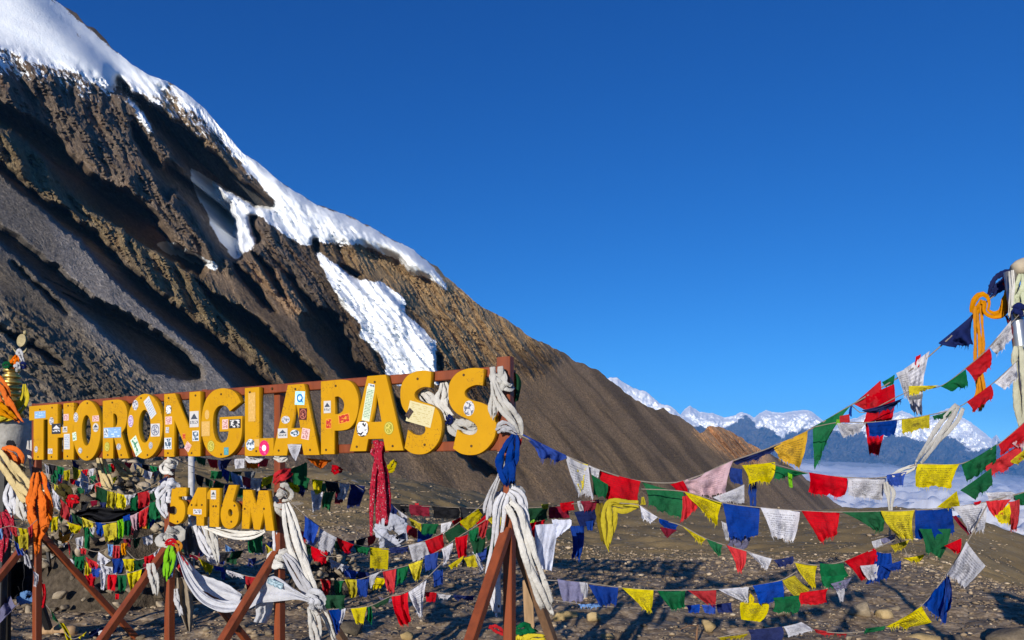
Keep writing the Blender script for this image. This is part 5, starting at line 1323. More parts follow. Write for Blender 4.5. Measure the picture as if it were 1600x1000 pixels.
# ------------------------------------------------------------------ flags between the left posts
garland('upper string of green, yellow and red flags in front of the stone cairn',
 [(130, 752, 6.6), (150, 758, 6.4), (168, 766, 6.3), (198, 773, 6.1), (215, 770, 5.9), (240, 758, 5.6), (262, 744, 5.4)], "D 149,759 168,765 168,785 149,782;Y 168,767 182,768 179,794 166,791;Y 183,770 198,774 196,795 181,793;W 194,774 213,770 205,785 200,786;G 204,779 215,774 215,797 204,796;R 215,770 233,766 233,790 216,794;D 234,771 252,764 250,781 235,784;W 231,768 250,757 249,764 234,770;N 248,752 262,743 260,757 252,760")
garland('middle string of blue, yellow and pink flags sagging between the two left posts',
 [(62, 736, 6.1), (82, 762, 6.0), (97, 790, 5.95), (128, 810, 5.9), (150, 817, 5.8), (182, 815, 5.7), (205, 808, 5.6), (232, 791, 5.5), (262, 776, 5.35)], """
N 66,742 80,758 79,768 70,764;W 82,763 93,776 94,797 84,791;R 94,779 109,793 107,814 94,804;D 112,800 128,810 130,822 116,818;Y 128,808 148,816 145,824 130,822;Y 104,815 128,822 120,834 108,826;B 149,816 165,817 163,834 150,832;Y 160,821 182,815 182,841 164,845;L 183,814 193,810 193,838 184,839;G 194,811 206,807 205,834 193,836;P 203,806 216,800 214,826 208,826;R 217,800 232,792 228,820 218,822;A 220,808 230,806 229,825 222,824;G 234,786 252,779 250,808 234,812;Y 82,808 92,806 90,826 80,830;B 192,807 203,803 203,812 193,814""")
garland('lower string of blue, white and red flags in the left gap of the frame',
 [(100, 842, 6.2), (122, 852, 6.1), (152, 862, 6.0), (186, 852, 5.9), (214, 874, 5.8), (240, 864, 5.6), (256, 850, 5.5)], """
W 117,841 130,838 128,857 120,858;G 131,824 140,824 140,856 132,858;R 124,857 135,856 134,866 126,864;A 97,838 112,832 108,846 96,850;W 154,862 173,876 166,881 152,881;T 168,850 177,851 175,869 169,866;R 177,852 187,853 187,872 176,872;A 190,848 199,848 198,866 190,865;B 175,873 193,872 190,894 176,895;Y 191,873 210,873 208,893 196,890;D 208,876 226,874 222,886 210,886;R 225,870 243,865 240,880 227,881;W 240,865 256,850 250,863 243,871;G 117,870 133,868 130,890 117,886;Y 132,875 143,886 140,897 132,899;R 134,870 155,880 152,888 140,886""")
garland('lowest string of white, red, green and yellow flags in the left gap',
 [(118, 872, 6.3), (134, 890, 6.2), (156, 893, 6.0), (182, 898, 5.9), (200, 896, 5.8), (224, 888, 5.7), (244, 878, 5.6)], "B 143,885 158,888 155,901 145,901;R 133,898 151,894 147,916 139,914;W 156,882 176,886 173,898 158,893;W 156,890 168,895 163,921 158,918;R 168,898 183,897 180,921 168,921;G 183,899 197,899 196,921 184,922;Y 198,896 222,889 214,921 204,925;R 180,928 186,928 185,936 180,936")
garland('string of small flags crossing behind the white swag',
 [(262, 858, 5.6), (300, 866, 5.6), (335, 884, 5.6), (382, 899, 5.5), (408, 902, 5.4), (430, 895, 5.3)], "Y 309,871 333,884 330,896 319,891;B 334,883 350,887 349,893 336,891;B 345,888 353,889 352,905 346,903;W 354,890 382,899 381,904 356,897;R 383,900 405,902 398,923 386,921")
garland('cord with a green and a yellow flag hanging below the numerals',
 [(380, 838, 5.8), (412, 836, 5.7), (430, 850, 5.6)], "G 389,838 412,835 411,865 389,863;Y 413,848 428,860 426,876 418,871")
garland('scrap of blue flags on a cord behind the numerals',
 [(346, 846, 6.4), (372, 866, 6.4), (396, 884, 6.4)], "T 352,850 362,857 360,866 353,862;B 362,857 374,866 370,873 362,868")
garland('string with a pair of flags, blue and white, above the cairn',
 [(108, 712, 7.4), (122, 724, 7.2), (138, 744, 7.1), (150, 756, 7.1)], "N 112,716 124,728 122,738 116,736;Y 112,728 122,732 120,750 114,748;W 125,733 138,746 136,768 126,760;T 117,750 126,752 124,760 118,758")
garland('white and blue flags slanting down left of the orange tassel post',
 [(15, 842, 5.8), (30, 852, 5.8), (50, 880, 5.8), (60, 905, 5.8)], "Y 28,838 44,832 44,858 30,856;B 22,845 34,853 38,868 28,866;W 35,860 44,868 50,888 38,880;W 52,892 60,898 58,914 53,914;R 64,910 70,912 70,945 65,948")
garland('green and yellow ribbon flags lying toward the ground by the left post',
 [(72, 945, 5.7), (92, 972, 5.6), (112, 998, 5.5), (135, 990, 5.5)], "G 78,950 92,972 96,978 82,966;Y 92,972 100,974 112,1000 104,1002;Y 122,996 136,986 132,992 124,998")
# cluttered strings behind, too small to tell their lettering
for lab, path, w, h, sd, seq, sk in [
 ('faded mixed flags strung high above the cairn at far left', [(66, 722, 8.6), (90, 736, 8.6), (120, 730, 8.5)], 11, 15, 21, 'RWGBYK', 0.05),
 ('second faded string crossing in front of the cairn stones', [(60, 742, 8.2), (100, 762, 8.2), (140, 758, 8.1), (190, 742, 8.0), (262, 728, 7.9)], 13, 12, 22, 'HGWREYK', 0.3),
 ('dark green string between the inner posts above the numerals', [(270, 716, 7.2), (310, 732, 7.1), (360, 737, 7.0), (432, 735, 6.8)], 24, 15, 23, 'DKGDE', 0.25),
 ('red and blue string close above the numeral M', [(340, 728, 6.9), (372, 742, 6.7), (402, 748, 6.5), (434, 740, 6.3)], 17, 17, 24, 'RBTMWY', 0.0),
 ('navy string behind the top of the numerals', [(330, 748, 7.2), (370, 762, 7.1), (434, 764, 6.9)], 22, 17, 25, 'NKDNG', 0.05),
 ('crowded string of orange and pink flags under the frame rail', [(300, 712, 6.6), (340, 719, 6.5), (380, 716, 6.4), (434, 718, 6.2)], 20, 16, 26, 'WORPGRN', 0.05),
 ('dark flags in a row behind the stone heap right of the second post', [(440, 728, 6.6), (478, 746, 6.7), (512, 752, 6.8), (560, 758, 6.8), (588, 762, 6.8)], 21, 24, 27, 'NGYKWN', 0.1),
 ('green and maroon flags left of the red patterned scarf', [(455, 760, 7.2), (500, 768, 7.2), (540, 766, 7.1), (596, 764, 7.0)], 22, 27, 28, 'NYADWGM', 0.1),
 ('bright rags on a cord just right of the red patterned scarf', [(600, 776, 5.9), (626, 800, 5.8), (660, 818, 5.7), (700, 816, 5.6), (735, 800, 5.4)], 23, 18, 29, 'GWRBNWY', 0.0),
 ('lower mixed string right of the red patterned scarf', [(604, 800, 6.2), (640, 822, 6.1), (690, 838, 6.0)], 24, 20, 30, 'DRBNR', 0.0),
 ('tangled string of flags at the far left edge', [(-10, 830, 6.0), (15, 822, 6.0), (40, 826, 5.9), (58, 812, 5.8)], 13, 20, 31, 'RWTMRY', 0.0),
 ('string of dull flags low over the black opening of the cairn', [(120, 806, 7.6), (170, 836, 7.5), (205, 842, 7.4), (250, 832, 7.3)], 15, 14, 32, 'NRGMDW', 0.25),
 ('green red and orange flags along the left prop', [(74, 800, 6.5), (92, 826, 6.5), (108, 850, 6.5), (124, 880, 6.5)], 13, 13, 33, 'GAWRG', 0.0),
 ('faint string behind the white swag near the ground', [(300, 850, 7.0), (350, 870, 7.0), (400, 872, 6.9), (440, 862, 6.8)], 16, 13, 34, 'NWBDR', 0.45),

 ('packed row of small faded flags right under the letters T to R', [(66, 738, 8.9), (110, 748, 8.8), (160, 740, 8.7)], 10, 12, 41, 'KRWHGM', 0.0),
 ('flags on a cord sagging across the dark hollow of the cairn', [(90, 790, 7.7), (140, 822, 7.6), (190, 826, 7.5), (258, 800, 7.3)], 14, 15, 42, 'DNMKGB', 0.1),
 ('dim row of flags behind the lower left gap', [(96, 868, 7.4), (150, 886, 7.3), (210, 884, 7.2), (262, 866, 7.0)], 13, 14, 43, 'NDMWK', 0.2),
 ('dim string behind the first long white scarf', [(440, 812, 6.4), (490, 838, 6.4), (540, 846, 6.3), (600, 832, 6.2)], 19, 18, 44, 'MDNKRV', 0.1),
 ('shaded flags right of the torn white flag', [(640, 852, 5.9), (690, 874, 5.8), (740, 866, 5.6), (784, 838, 5.3)], 20, 20, 45, 'DGMKB', 0.15),
 ('dark string hanging across the gap under the numerals', [(275, 846, 6.2), (330, 862, 6.2), (390, 858, 6.1), (432, 842, 6.0)], 17, 15, 46, 'NKDMV', 0.35),
 ('short string of bright flags between the pinnacle and the leftmost post', [(-8, 800, 6.6), (20, 832, 6.5), (56, 848, 6.3)], 12, 17, 47, 'RWTYB', 0.0),
 ('cluttered string just above the numeral M at the second post', [(300, 738, 7.6), (350, 756, 7.5), (400, 754, 7.4), (436, 746, 7.3)], 16, 18, 48, 'KDRNWB', 0.05),
 ('row of dark flags right of the second post under the letter P', [(442, 742, 7.0), (490, 756, 7.0), (545, 748, 7.0)], 18, 18, 49, 'KNDGOK', 0.1),

 ('faded string of small red and white flags across the top of the large cairn', [(72, 724, 8.0), (130, 734, 7.9), (190, 722, 7.8), (250, 730, 7.7)], 12, 13, 61, 'RWKGRY', 0.15),
 ('dark string of flags over the middle of the large cairn', [(70, 772, 7.9), (120, 784, 7.8), (200, 776, 7.7), (258, 790, 7.5)], 13, 13, 62, 'KMNDRW', 0.3),
 ('pale flags near the top of the third post over the cairn', [(210, 724, 7.4), (236, 738, 7.3), (260, 730, 7.2)], 12, 14, 63, 'HWCWE', 0.0),
]:
    garland(lab, path, auto_flags(path, w, h, sd, seq, sk), 0.0028)
# ------------------------------------------------------------------ scarves and rags on the sign
KS, KW = CLOTH['S'], CLOTH['W']
def py_z(py, Y): return EYE - (py - HY) / F * Y
YR = float(sign_pt(sign_s(790), 0)[1])
bundle('scarf', 'white silk scarf folded over the top corner of the right sign post', 'scarf', [(776, 573, YR - .06, 20), (777, 590, YR - .06, 24), (774, 612, YR - .06, 14), (772, 638, YR - .06, 13), (771, 652, YR - .06, 6)], KS, seed=2)
bundle('scarf', 'white scarf crossing the right post just below its top', 'scarf', [(772, 588, YR - .06, 8), (784, 598, YR - .07, 14), (797, 606, YR - .05, 12), (803, 603, YR + .02, 8)], KS, seed=3)
bundle('scarf', 'cream white scarf slung diagonally round the right post and knotted outside it', 'scarf', [(771, 596, YR - .07, 8), (779, 618, YR - .08, 14), (794, 640, YR - .08, 20), (807, 660, YR - .06, 17), (812, 678, YR - .04, 8), (808, 684, YR - .04, 5)], KS, seed=4)
bundle('rag', 'white rag knotted at the lower rail end of the right post', 'rag', [(776, 674, YR - .06, 8), (786, 668, YR - .07, 15), (798, 670, YR - .07, 10), (806, 676, YR - .06, 5)], KW, seed=5)
drape('cloth', 'dark green cloth fluttering behind the top of the right post', 'cloth', [(794, 578, YR + .06), (797, 600, YR + .06), (799, 630, YR + .06)], [(800, 575, YR + .07), (814, 594, YR + .08), (810, 626, YR + .08)], CLOTH['D'], 0.015, 1.5, 3, 12, 14)
bundle('cloth', 'blue cloth with a wispy hem tied over the right post below the rail', 'cloth', [(804, 676, YR - .05, 5), (799, 696, YR - .06, 20), (795, 720, YR - .06, 27), (794, 742, YR - .06, 24), (795, 756, YR - .06, 14)], CLOTH['B'], seed=6)
bundle('rag', 'small red rag beside the blue cloth on the right post', 'rag', [(804, 674, YR - .04, 6), (810, 686, YR - .03, 11), (808, 699, YR - .03, 5)], CLOTH['R'], seed=7)
bundle('ribbon', 'twisted white ribbon hanging from the rail to the flag cord at the right post', 'ribbon', [(780, 706, YR - .03, 5), (783, 726, YR - .03, 8), (780, 742, YR - .03, 5), (772, 762, YR, 8), (767, 776, YR + .03, 9), (764, 796, YR + .03, 14), (762, 812, YR + .03, 6)], KW, seed=8)
bundle('rag', 'thin red rag under the knot of the white ribbon', 'rag', [(771, 784, YR + .05, 5), (776, 797, YR + .05, 9), (778, 806, YR + .05, 5)], CLOTH['R'], seed=8)
wind('cloth', 'white cloth wound where the props meet the right post', 796, YR + .04, 764, 792, 1.6, 17, KS, 0.05, 3)
bundle('scarf', 'long white scarf falling down the left side of the right post', 'scarf', [(788, 770, YR - .02, 12), (780, 790, YR - .02, 18), (778, 820, YR, 15), (775, 855, YR + .05, 14), (774, 885, YR + .05, 19), (774, 920, YR + .05, 20), (776, 945, YR + .05, 15), (778, 968, YR + .05, 5)], KW, seed=9)
bundle('scarf', 'white scarf hanging from the knot outside the right post', 'scarf', [(796, 766, YR - .03, 12), (810, 776, YR - .03, 18), (818, 800, YR - .02, 17), (822, 830, YR, 16), (826, 852, YR + .02, 12)], KW, seed=10)
bundle('scarf', 'thick cream scarf twisted along the rear prop of the right post', 'scarf', [(794, 786, YR - .06, 14), (806, 800, YR - .06, 22), (815, 830, YR - .06, 22), (824, 866, YR - .04, 21), (838, 905, YR, 21), (852, 938, YR + .06, 19), (861, 956, YR + .1, 14), (863, 964, YR + .1, 6)], KS, seed=11)
YS = float(sign_pt(sign_s(690), 0)[1])
bundle('scarf', 'white scarf pulled through the gap between the last two letters', 'scarf', [(656, 612, YS + .10, 12), (668, 622, YS + .06, 20), (682, 634, YS + .03, 22), (696, 648, YS, 18), (706, 656, YS - .02, 10)], KS, seed=12)
bundle('scarf', 'short white tail standing up between the last two letters', 'scarf', [(692, 598, YS + .02, 8), (694, 612, YS + .02, 16), (692, 630, YS + .01, 18), (696, 646, YS, 10)], KS, seed=13)
bundle('scarf', 'white bunched scarf end inside the lower curve of the last letter', 'scarf', [(703, 655, YS - .02, 8), (712, 664, YS - .05, 22), (726, 670, YS - .08, 28), (740, 672, YS - .1, 22), (746, 668, YS - .1, 10)], KS, seed=14)
bundle('ribbon', 'navy ribbon tied round the white scarf between the last letters', 'ribbon', [(700, 648, YS - .05, 6), (703, 655, YS - .06, 10), (698, 662, YS - .05, 6)], CLOTH['N'], seed=15)
# red patterned scarf hung from the lower rail
ps = thing('scarf', 'long red patterned scarf hung in strands under the second letter A', 'scarf', tuple(at(592, 760, 4.40)))
for k, pth in enumerate([[(587, 688, 4.38, 10), (590, 708, 4.38, 8), (584, 745, 4.38, 9), (581, 790, 4.38, 8), (580, 834, 4.38, 4)], [(592, 690, 4.40, 9), (591, 708, 4.38, 9), (590, 750, 4.40, 9), (591, 800, 4.40, 9), (592, 820, 4.40, 8)],
                         [(597, 690, 4.39, 9), (593, 708, 4.37, 8), (597, 750, 4.38, 9), (600, 800, 4.38, 9), (601, 818, 4.38, 8)], [(599, 694, 4.42, 7), (596, 712, 4.40, 8), (603, 745, 4.42, 11), (606, 790, 4.42, 10), (604, 816, 4.42, 6)]]):
    bundle('strand', '', '', pth, M_PATT, seed=20 + k, strands=1, parent=ps)
wind('knot', '', 591, 4.40, 700, 712, 1.2, 9, M_PATT, 0.018, 4, parent=ps)
Y4, Y2, Y0 = 4.80, 5.33, 6.15
wind('cloth', 'white cloth wound in two bands round the second post from the right', 438, Y4 + .06, 764, 796, 2.0, 12, KS, 0.042, 2)
wind('cloth', 'white cloth wound round the second post at the prop joint', 438, Y4 + .06, 864, 880, 1.4, 13, KS, 0.044, 5)
bundle('scarf', 'long grey white scarf falling from the second post past the swag knot', 'scarf', [(446, 786, Y4 - .02, 8), (452, 808, Y4 - .04, 18), (462, 846, Y4 - .06, 22), (474, 880, Y4 - .06, 20), (486, 912, Y4 - .05, 15), (500, 945, Y4, 12), (512, 972, Y4 + .05, 10), (524, 1004, Y4 + .1, 8)], KS, seed=30)
bundle('scarf', 'white scarf tied at the prop joint running down the rear prop', 'scarf', [(444, 866, Y4 - .05, 7), (456, 880, Y4 - .07, 14), (472, 906, Y4 - .06, 16), (490, 936, Y4 - .03, 14), (508, 962, Y4 + .05, 10), (526, 996, Y4 + .15, 9)], KW, seed=31)
bundle('scarf', 'torn white strip below the knot on the rear prop of the second post', 'scarf', [(484, 948, Y4 - .03, 9), (489, 968, Y4 - .03, 16), (494, 990, Y4 - .03, 15), (497, 1010, Y4 - .03, 10)], KS, seed=32)
bundle('rag', 'red rag tied round the second post under the rail', 'rag', [(428, 756, Y4 + .02, 6), (436, 746, Y4 - .04, 13), (445, 742, Y4 - .04, 14), (454, 734, Y4 + .03, 9)], CLOTH['R'], seed=33)
# the swag
def swag():
    t = thing('banner_swag', 'big white cloth swag sagging low between two sign posts', 'banner', tuple(at(380, 940, 4.9)))
    drape('cloth', '', '', [(279, 860, 5.22), (298, 900, 5.12), (326, 930, 5.02), (362, 940, 4.95), (396, 928, 4.88), (424, 900, 4.78), (444, 908, 4.72), (468, 926, 4.70), (484, 934, 4.70)],
          [(276, 866, 5.24), (292, 912, 5.10), (318, 944, 4.98), (352, 956, 4.92), (384, 952, 4.86), (412, 942, 4.78), (442, 938, 4.72), (466, 938, 4.70), (484, 941, 4.70)], M_SWAG, 0.012, 1.4, 2, 26, 60, parent=t)
    drape('rear_fold', '', '', [(284, 866, 5.3), (312, 896, 5.24), (344, 908, 5.18), (378, 928, 5.1)], [(282, 872, 5.3), (304, 912, 5.22), (334, 932, 5.14), (372, 944, 5.05)], M_SWAG, 0.010, 1.2, 6, 18, 30, parent=t)
    bundle('knot', '', '', [(478, 934, 4.72, 10), (487, 934, 4.66, 22), (496, 942, 4.66, 24), (500, 951, 4.68, 14)], M_SWAG, seed=40, parent=t)
    drape('tail', '', '', [(398, 946, 4.9), (400, 960, 4.9), (396, 972, 4.9)], [(428, 936, 4.88), (424, 958, 4.88), (416, 974, 4.88)], M_SWAG, 0.02, 1.6, 8, 14, 14, parent=t)
    V, Fc, UV = flag_geo([(419, 902), (443, 912), (440, 921), (417, 911)], 4.70, 4.70, 77, wr=0.004, fray=False)
    sheet_part('printed_patch', V, Fc, UV, M_PRINT, t)
M_SWAG = mat_cloth('white banner cotton', (0.66, 0.68, 0.74), 0.0, 0.2)
M_PRINT = mat_sticker('teal printed patch', (0.10, 0.18, 0.24), (0.30, 0.42, 0.50), (4, 3), 0.5)
swag()
wind('cloth', 'grey white tape wound round the third post just under the rail', 265, Y2 + .06, 717, 736, 2.2, 9, CLOTH['V'] if False else KS, 0.04, 6)
wind('cloth', 'white cloth wound round the third post beside the numeral five', 264, Y2 + .05, 756, 776, 1.5, 14, KW, 0.045, 7)
bundle('scarf', 'white scarf end hanging left of the numeral five', 'scarf', [(260, 766, Y2, 10), (255, 780, Y2, 15), (256, 796, Y2, 13), (260, 808, Y2, 6)], KW, seed=41)
wind('cloth', 'white cloth wound round the third post at the prop joint', 265, Y2 + .06, 829, 850, 1.6, 15, KS, 0.045, 8)
bundle('ribbon', 'lime green ribbon of the tassel on the third post', 'ribbon', [(268, 850, Y2 - .08, 6), (264, 866, Y2 - .08, 15), (262, 886, Y2 - .08, 13), (260, 905, Y2 - .08, 5)], CLOTH['L'], seed=42)
bundle('ribbon', 'red ribbon knotted over the third post prop joint', 'ribbon', [(258, 851, Y2 - .08, 5), (268, 847, Y2 - .1, 9), (277, 849, Y2 - .1, 7)], CLOTH['R'], seed=43)
bundle('ribbon', 'orange ribbon knotted right of the third post prop joint', 'ribbon', [(274, 847, Y2 - .1, 5), (280, 853, Y2 - .1, 8), (279, 864, Y2 - .1, 4)], CLOTH['A'], seed=44)
bundle('ribbon', 'sky blue ribbon hanging behind the lime green one', 'ribbon', [(274, 866, Y2 - .06, 6), (270, 882, Y2 - .06, 9), (265, 902, Y2 - .06, 5)], CLOTH['T'], seed=45)
bundle('ribbon', 'dark red ribbon hanging at the start of the white swag', 'ribbon', [(279, 866, Y2 - .04, 6), (284, 884, Y2 - .04, 16), (291, 902, Y2 - .04, 8)], CLOTH['R'], seed=46)
bundle('scarf', 'white scarf sagging under the numerals like a hammock', 'scarf', [(318, 822, 5.26, 7), (340, 830, 5.2, 10), (366, 836, 5.1, 11), (396, 834, 5.02, 10), (428, 818, 4.92, 7)], KS, seed=47)
bundle('scarf', 'ragged white strip hanging below the numeral four', 'scarf', [(296, 790, 5.40, 14), (306, 816, 5.36, 14), (316, 840, 5.36, 15), (326, 860, 5.36, 12), (334, 872, 5.36, 5)], KW, seed=48)
bundle('scarf', 'torn white strip hanging below the numeral one', 'scarf', [(326, 824, 5.3, 10), (332, 838, 5.28, 15), (336, 856, 5.28, 12), (340, 880, 5.28, 4)], KS, seed=49)
bundle('scarf', 'thin white strip hanging against the second post beside the numeral M', 'scarf', [(430, 826, 4.9, 6), (431, 846, 4.9, 7), (428, 872, 4.9, 6)], KW, seed=50)
bundle('rag', 'white rag showing between the numerals five and four', 'rag', [(286, 772, 5.42, 8), (294, 782, 5.42, 16), (299, 796, 5.42, 14), (296, 806, 5.42, 6)], KW, seed=51)
drape('cloth', 'dark grey cloth hanging behind the post under the numerals', 'cloth', [(282, 822, 5.6), (280, 845, 5.6), (290, 866, 5.6)], [(308, 822, 5.6), (316, 845, 5.6), (310, 868, 5.6)], CLOTH['E'], 0.03, 2, 7, 16, 16)
drape('cloth', 'brown beige cloth hanging below the third post tassel', 'cloth', [(274, 904, 5.5), (278, 945, 5.5), (292, 985, 5.5)], [(293, 900, 5.5), (302, 945, 5.5), (299, 988, 5.5)], CLOTH['H'], 0.03, 1.6, 9, 14, 18)
bundle('rag', 'frayed white strip hanging at the edge of the beige cloth', 'rag', [(274, 920, 5.46, 5), (277, 940, 5.46, 8), (284, 962, 5.46, 5)], KW, seed=52)
bundle('rag', 'shredded white rag on the front prop of the third post', 'rag', [(236, 880, 5.0, 10), (238, 896, 5.0, 15), (241, 914, 5.0, 11), (244, 930, 5.0, 5)], KS, seed=53)
drape('cloth', 'small white pointed cloth hanging under the first letter A', 'cloth', [(449, 694, 4.70), (452, 704, 4.70), (460, 719, 4.70)], [(471, 694, 4.69), (468, 705, 4.69), (462, 720, 4.69)], KW, 0.006, 1, 3, 10, 12)
bundle('rag', 'white rag bunched under the letter L', 'rag', [(384, 713, 4.95, 6), (394, 717, 4.95, 12), (404, 718, 4.95, 10), (412, 714, 4.95, 5)], KW, seed=54)
bundle('rag', 'white rag under the foot of the first letter A', 'rag', [(428, 714, 4.8, 6), (438, 717, 4.8, 11), (448, 714, 4.8, 6)], KS, seed=55)
drape('cloth', 'orange cloth stretched under the letter P', 'cloth', [(478, 716, 4.95), (486, 722, 4.95), (498, 731, 4.95)], [(519, 719, 4.9), (512, 724, 4.9), (501, 733, 4.9)], CLOTH['O'], 0.02, 2, 4, 14, 10)
drape('cloth', 'large dark green flag cloth beside the second post', 'cloth', [(454, 733, 5.5), (456, 742, 5.5), (459, 757, 5.5)], [(480, 722, 5.5), (480, 740, 5.5), (477, 759, 5.5)], CLOTH['G'], 0.02, 1.5, 5, 14, 12)
bundle('rag', 'bright red rag caught on a cord right of the orange cloth', 'rag', [(518, 732, 6.4, 8), (526, 733, 6.4, 12), (534, 736, 6.4, 5)], CLOTH['R'], seed=56)
bundle('rag', 'lime and yellow rag caught on a cord beside the red patterned scarf', 'rag', [(600, 735, 6.2, 6), (610, 730, 6.2, 12), (617, 722, 6.2, 8)], CLOTH['Y'], seed=57)
bundle('rag', 'yellow rag bunched below the dark green flag', 'rag', [(445, 762, 6.6, 8), (455, 760, 6.6, 14), (465, 766, 6.6, 8)], CLOTH['Y'], seed=58)
bundle('bag', 'pale crumpled plastic bag hanging at the foot of the red patterned scarf', 'bag', [(586, 834, 5.6, 12), (598, 830, 5.6, 30), (612, 832, 5.6, 38), (624, 836, 5.6, 24), (629, 838, 5.6, 8)], M_SHIRT, seed=59, strands=2)
# ------------------------------------------------------------------ the stand at the far left
M_WHITEWASH = mat_plain('weathered whitewash', (0.42, 0.41, 0.38), 0.9, 0.2, 0, 0.35, 12, 0.4, 0.01)
M_GOLD = mat_plain('worn gilt metal', (0.62, 0.43, 0.12), 0.38, 0.5, 0.85, 0.35, 25)
M_BRASS = mat_plain('dull gilt disc', (0.30, 0.25, 0.13), 0.6, 0.3, 0.1, 0.4, 30)
M_DARKSTONE = mat_plain('dark pedestal stone', (0.05, 0.045, 0.04), 0.9)
M_BLACK = mat_plain('black painted iron', (0.012, 0.012, 0.014), 0.5)
def pinnacle():
    Y = 6.5; q = Y / F
    base = at(10, 720, Y)
    gz = float(ground_z(base[0], base[1]))
    t = thing('shrine_pinnacle', 'gilt ringed pinnacle on a whitewashed vessel at the far left', 'shrine', (base[0], base[1], gz))
    c = (base[0], base[1], 0)
    zt = py_z(662, Y)
    V, Fc = lathe_mesh(c, [(.02, py_z(728, Y)), (.13, py_z(727, Y)), (.15, py_z(718, Y)), (.185, py_z(700, Y)), (.212, py_z(682, Y)), (.224, py_z(668, Y)), (.226, zt), (.205, py_z(657, Y)), (.15, py_z(653, Y)), (.02, py_z(651, Y))], 36)
    put('vessel', V, Fc, M_WHITEWASH, t, True)
    V, Fc = lathe_mesh(c, [(.005, gz - .1), (.035, gz - .1), (.035, py_z(738, Y)), (.12, py_z(729, Y)), (.02, py_z(728.5, Y))], 20)
    put('pedestal', V, Fc, M_DARKSTONE, t, True)
    cx2 = (18 - CX) / F * Y
    c2 = (cx2, Y, 0)
    V, Fc = lathe_mesh(c2, [(.005, py_z(655, Y)), (.10, py_z(654, Y)), (.085, py_z(640, Y)), (.055, py_z(628, Y)), (.05, py_z(576, Y)), (.03, py_z(570, Y)), (.018, py_z(556, Y)), (.004, py_z(555, Y))], 20)
    put('core', V, Fc, M_GOLD, t, True)
    for k in range(6):
        y = 625 - 9.2 * k; r = (16.5 - 1.0 * k) * q
        V, Fc = lathe_mesh(c2, [(.04, py_z(y + 2.6, Y)), (r * .93, py_z(y + 2.8, Y)), (r, py_z(y + 1.5, Y)), (r, py_z(y - 1.5, Y)), (r * .93, py_z(y - 2.8, Y)), (.04, py_z(y - 2.6, Y))], 28)
        put('ring', V, Fc, M_GOLD, t, True)
    n = 16                                                                   # crescent
    V = []; Fc = []
    for f in (0, 1):
        for a in np.linspace(math.pi * 1.05, math.pi * 1.95, n):
            for rr, dz in ((10.5, 0), (6.5 + 3.8 * abs(math.cos(a)), 1.5)):
                V.append((np.array(at(31 + rr * math.cos(a), 543 - rr * math.sin(a) - dz, Y)) + np.array([0, 0.02 * f, 0])))
    m2 = 2 * n
    for k in range(n - 1):
        Fc += [[2 * k, 2 * k + 1, 2 * k + 3, 2 * k + 2], [m2 + 2 * k, m2 + 2 * k + 2, m2 + 2 * k + 3, m2 + 2 * k + 1], [2 * k, 2 * k + 2, m2 + 2 * k + 2, m2 + 2 * k], [2 * k + 1, m2 + 2 * k + 1, m2 + 2 * k + 3, 2 * k + 3]]
    put('crescent', np.array(V), Fc, M_BRASS, t)
    ds = np.array(at(36, 532.5, Y))
    ax = np.array([math.cos(.25), 0, -math.sin(.25)]); ay = np.array([math.sin(.25), 0, math.cos(.25)])
    V, Fc, uv = disc_mesh(ds, ax, ay, np.array([0, -1.0, 0]), 6.8 * q, 10 * q, 0.025, 24)
    put('sun_disc', V, Fc, M_BRASS, t)
    V, Fc = tube_mesh(np.array([at(38.5, 524, Y), at(39.5, 519, Y), at(40, 516, Y)]), [.010, .018, .004], 8)
    put('finial', V, Fc, M_BRASS, t, True)
    V, Fc = tube_mesh(np.array([at(20, 572, Y), at(26, 560, Y), at(31, 549, Y)]), [.03, .024, .016], 10)
    put('neck', V, Fc, M_GOLD, t, True)
pinnacle()
bundle('rag', 'white rag knotted under the crescent of the pinnacle', 'rag', [(26, 554, 6.44, 4), (30, 549, 6.42, 9), (34, 560, 6.44, 6), (37, 570, 6.46, 3)], KW, seed=60)
bundle('rag', 'orange rag on the neck of the pinnacle', 'rag', [(26, 555, 6.45, 6), (23, 566, 6.44, 10), (19, 574, 6.44, 8)], CLOTH['O'], seed=61)
bundle('rag', 'dark green rag tied at the left of the gilt rings', 'rag', [(4, 573, 6.42, 4), (11, 570, 6.40, 8), (17, 572, 6.42, 4)], CLOTH['G'], seed=62)
bundle('rag', 'small white square rag above the gilt rings', 'rag', [(24, 568, 6.40, 6), (27, 571, 6.39, 9), (28, 577, 6.40, 6)], KW, seed=63)
bundle('rag', 'navy rag right above the gilt rings', 'rag', [(31, 569, 6.41, 5), (36, 571, 6.40, 8), (40, 573, 6.42, 4)], CLOTH['N'], seed=64)
bundle('scarf', 'yellow scarf curving round the right of the gilt rings', 'scarf', [(38, 600, 6.40, 5), (38, 614, 6.38, 11), (33, 630, 6.34, 14), (22, 642, 6.30, 15), (8, 650, 6.27, 16), (-8, 655, 6.26, 14)], CLOTH['Y'], seed=65)
bundle('scarf', 'orange scarf draped over the shoulder of the whitewashed vessel', 'scarf', [(-10, 592, 6.3, 14), (2, 606, 6.27, 18), (9, 622, 6.25, 18), (18, 640, 6.24, 17), (26, 652, 6.24, 11), (32, 659, 6.24, 7)], CLOTH['O'], seed=66)
bundle('scarf', 'orange and gold scarf lying across the top of the vessel', 'scarf', [(-10, 632, 6.22, 16), (4, 640, 6.21, 16), (16, 650, 6.22, 10), (24, 655, 6.23, 5)], CLOTH['A'], seed=67)
bundle('rag', 'small black rag hanging on the whitewashed vessel', 'rag', [(11, 697, 6.24, 6), (17, 694, 6.22, 13), (21, 702, 6.24, 7)], CLOTH['K'], seed=68)
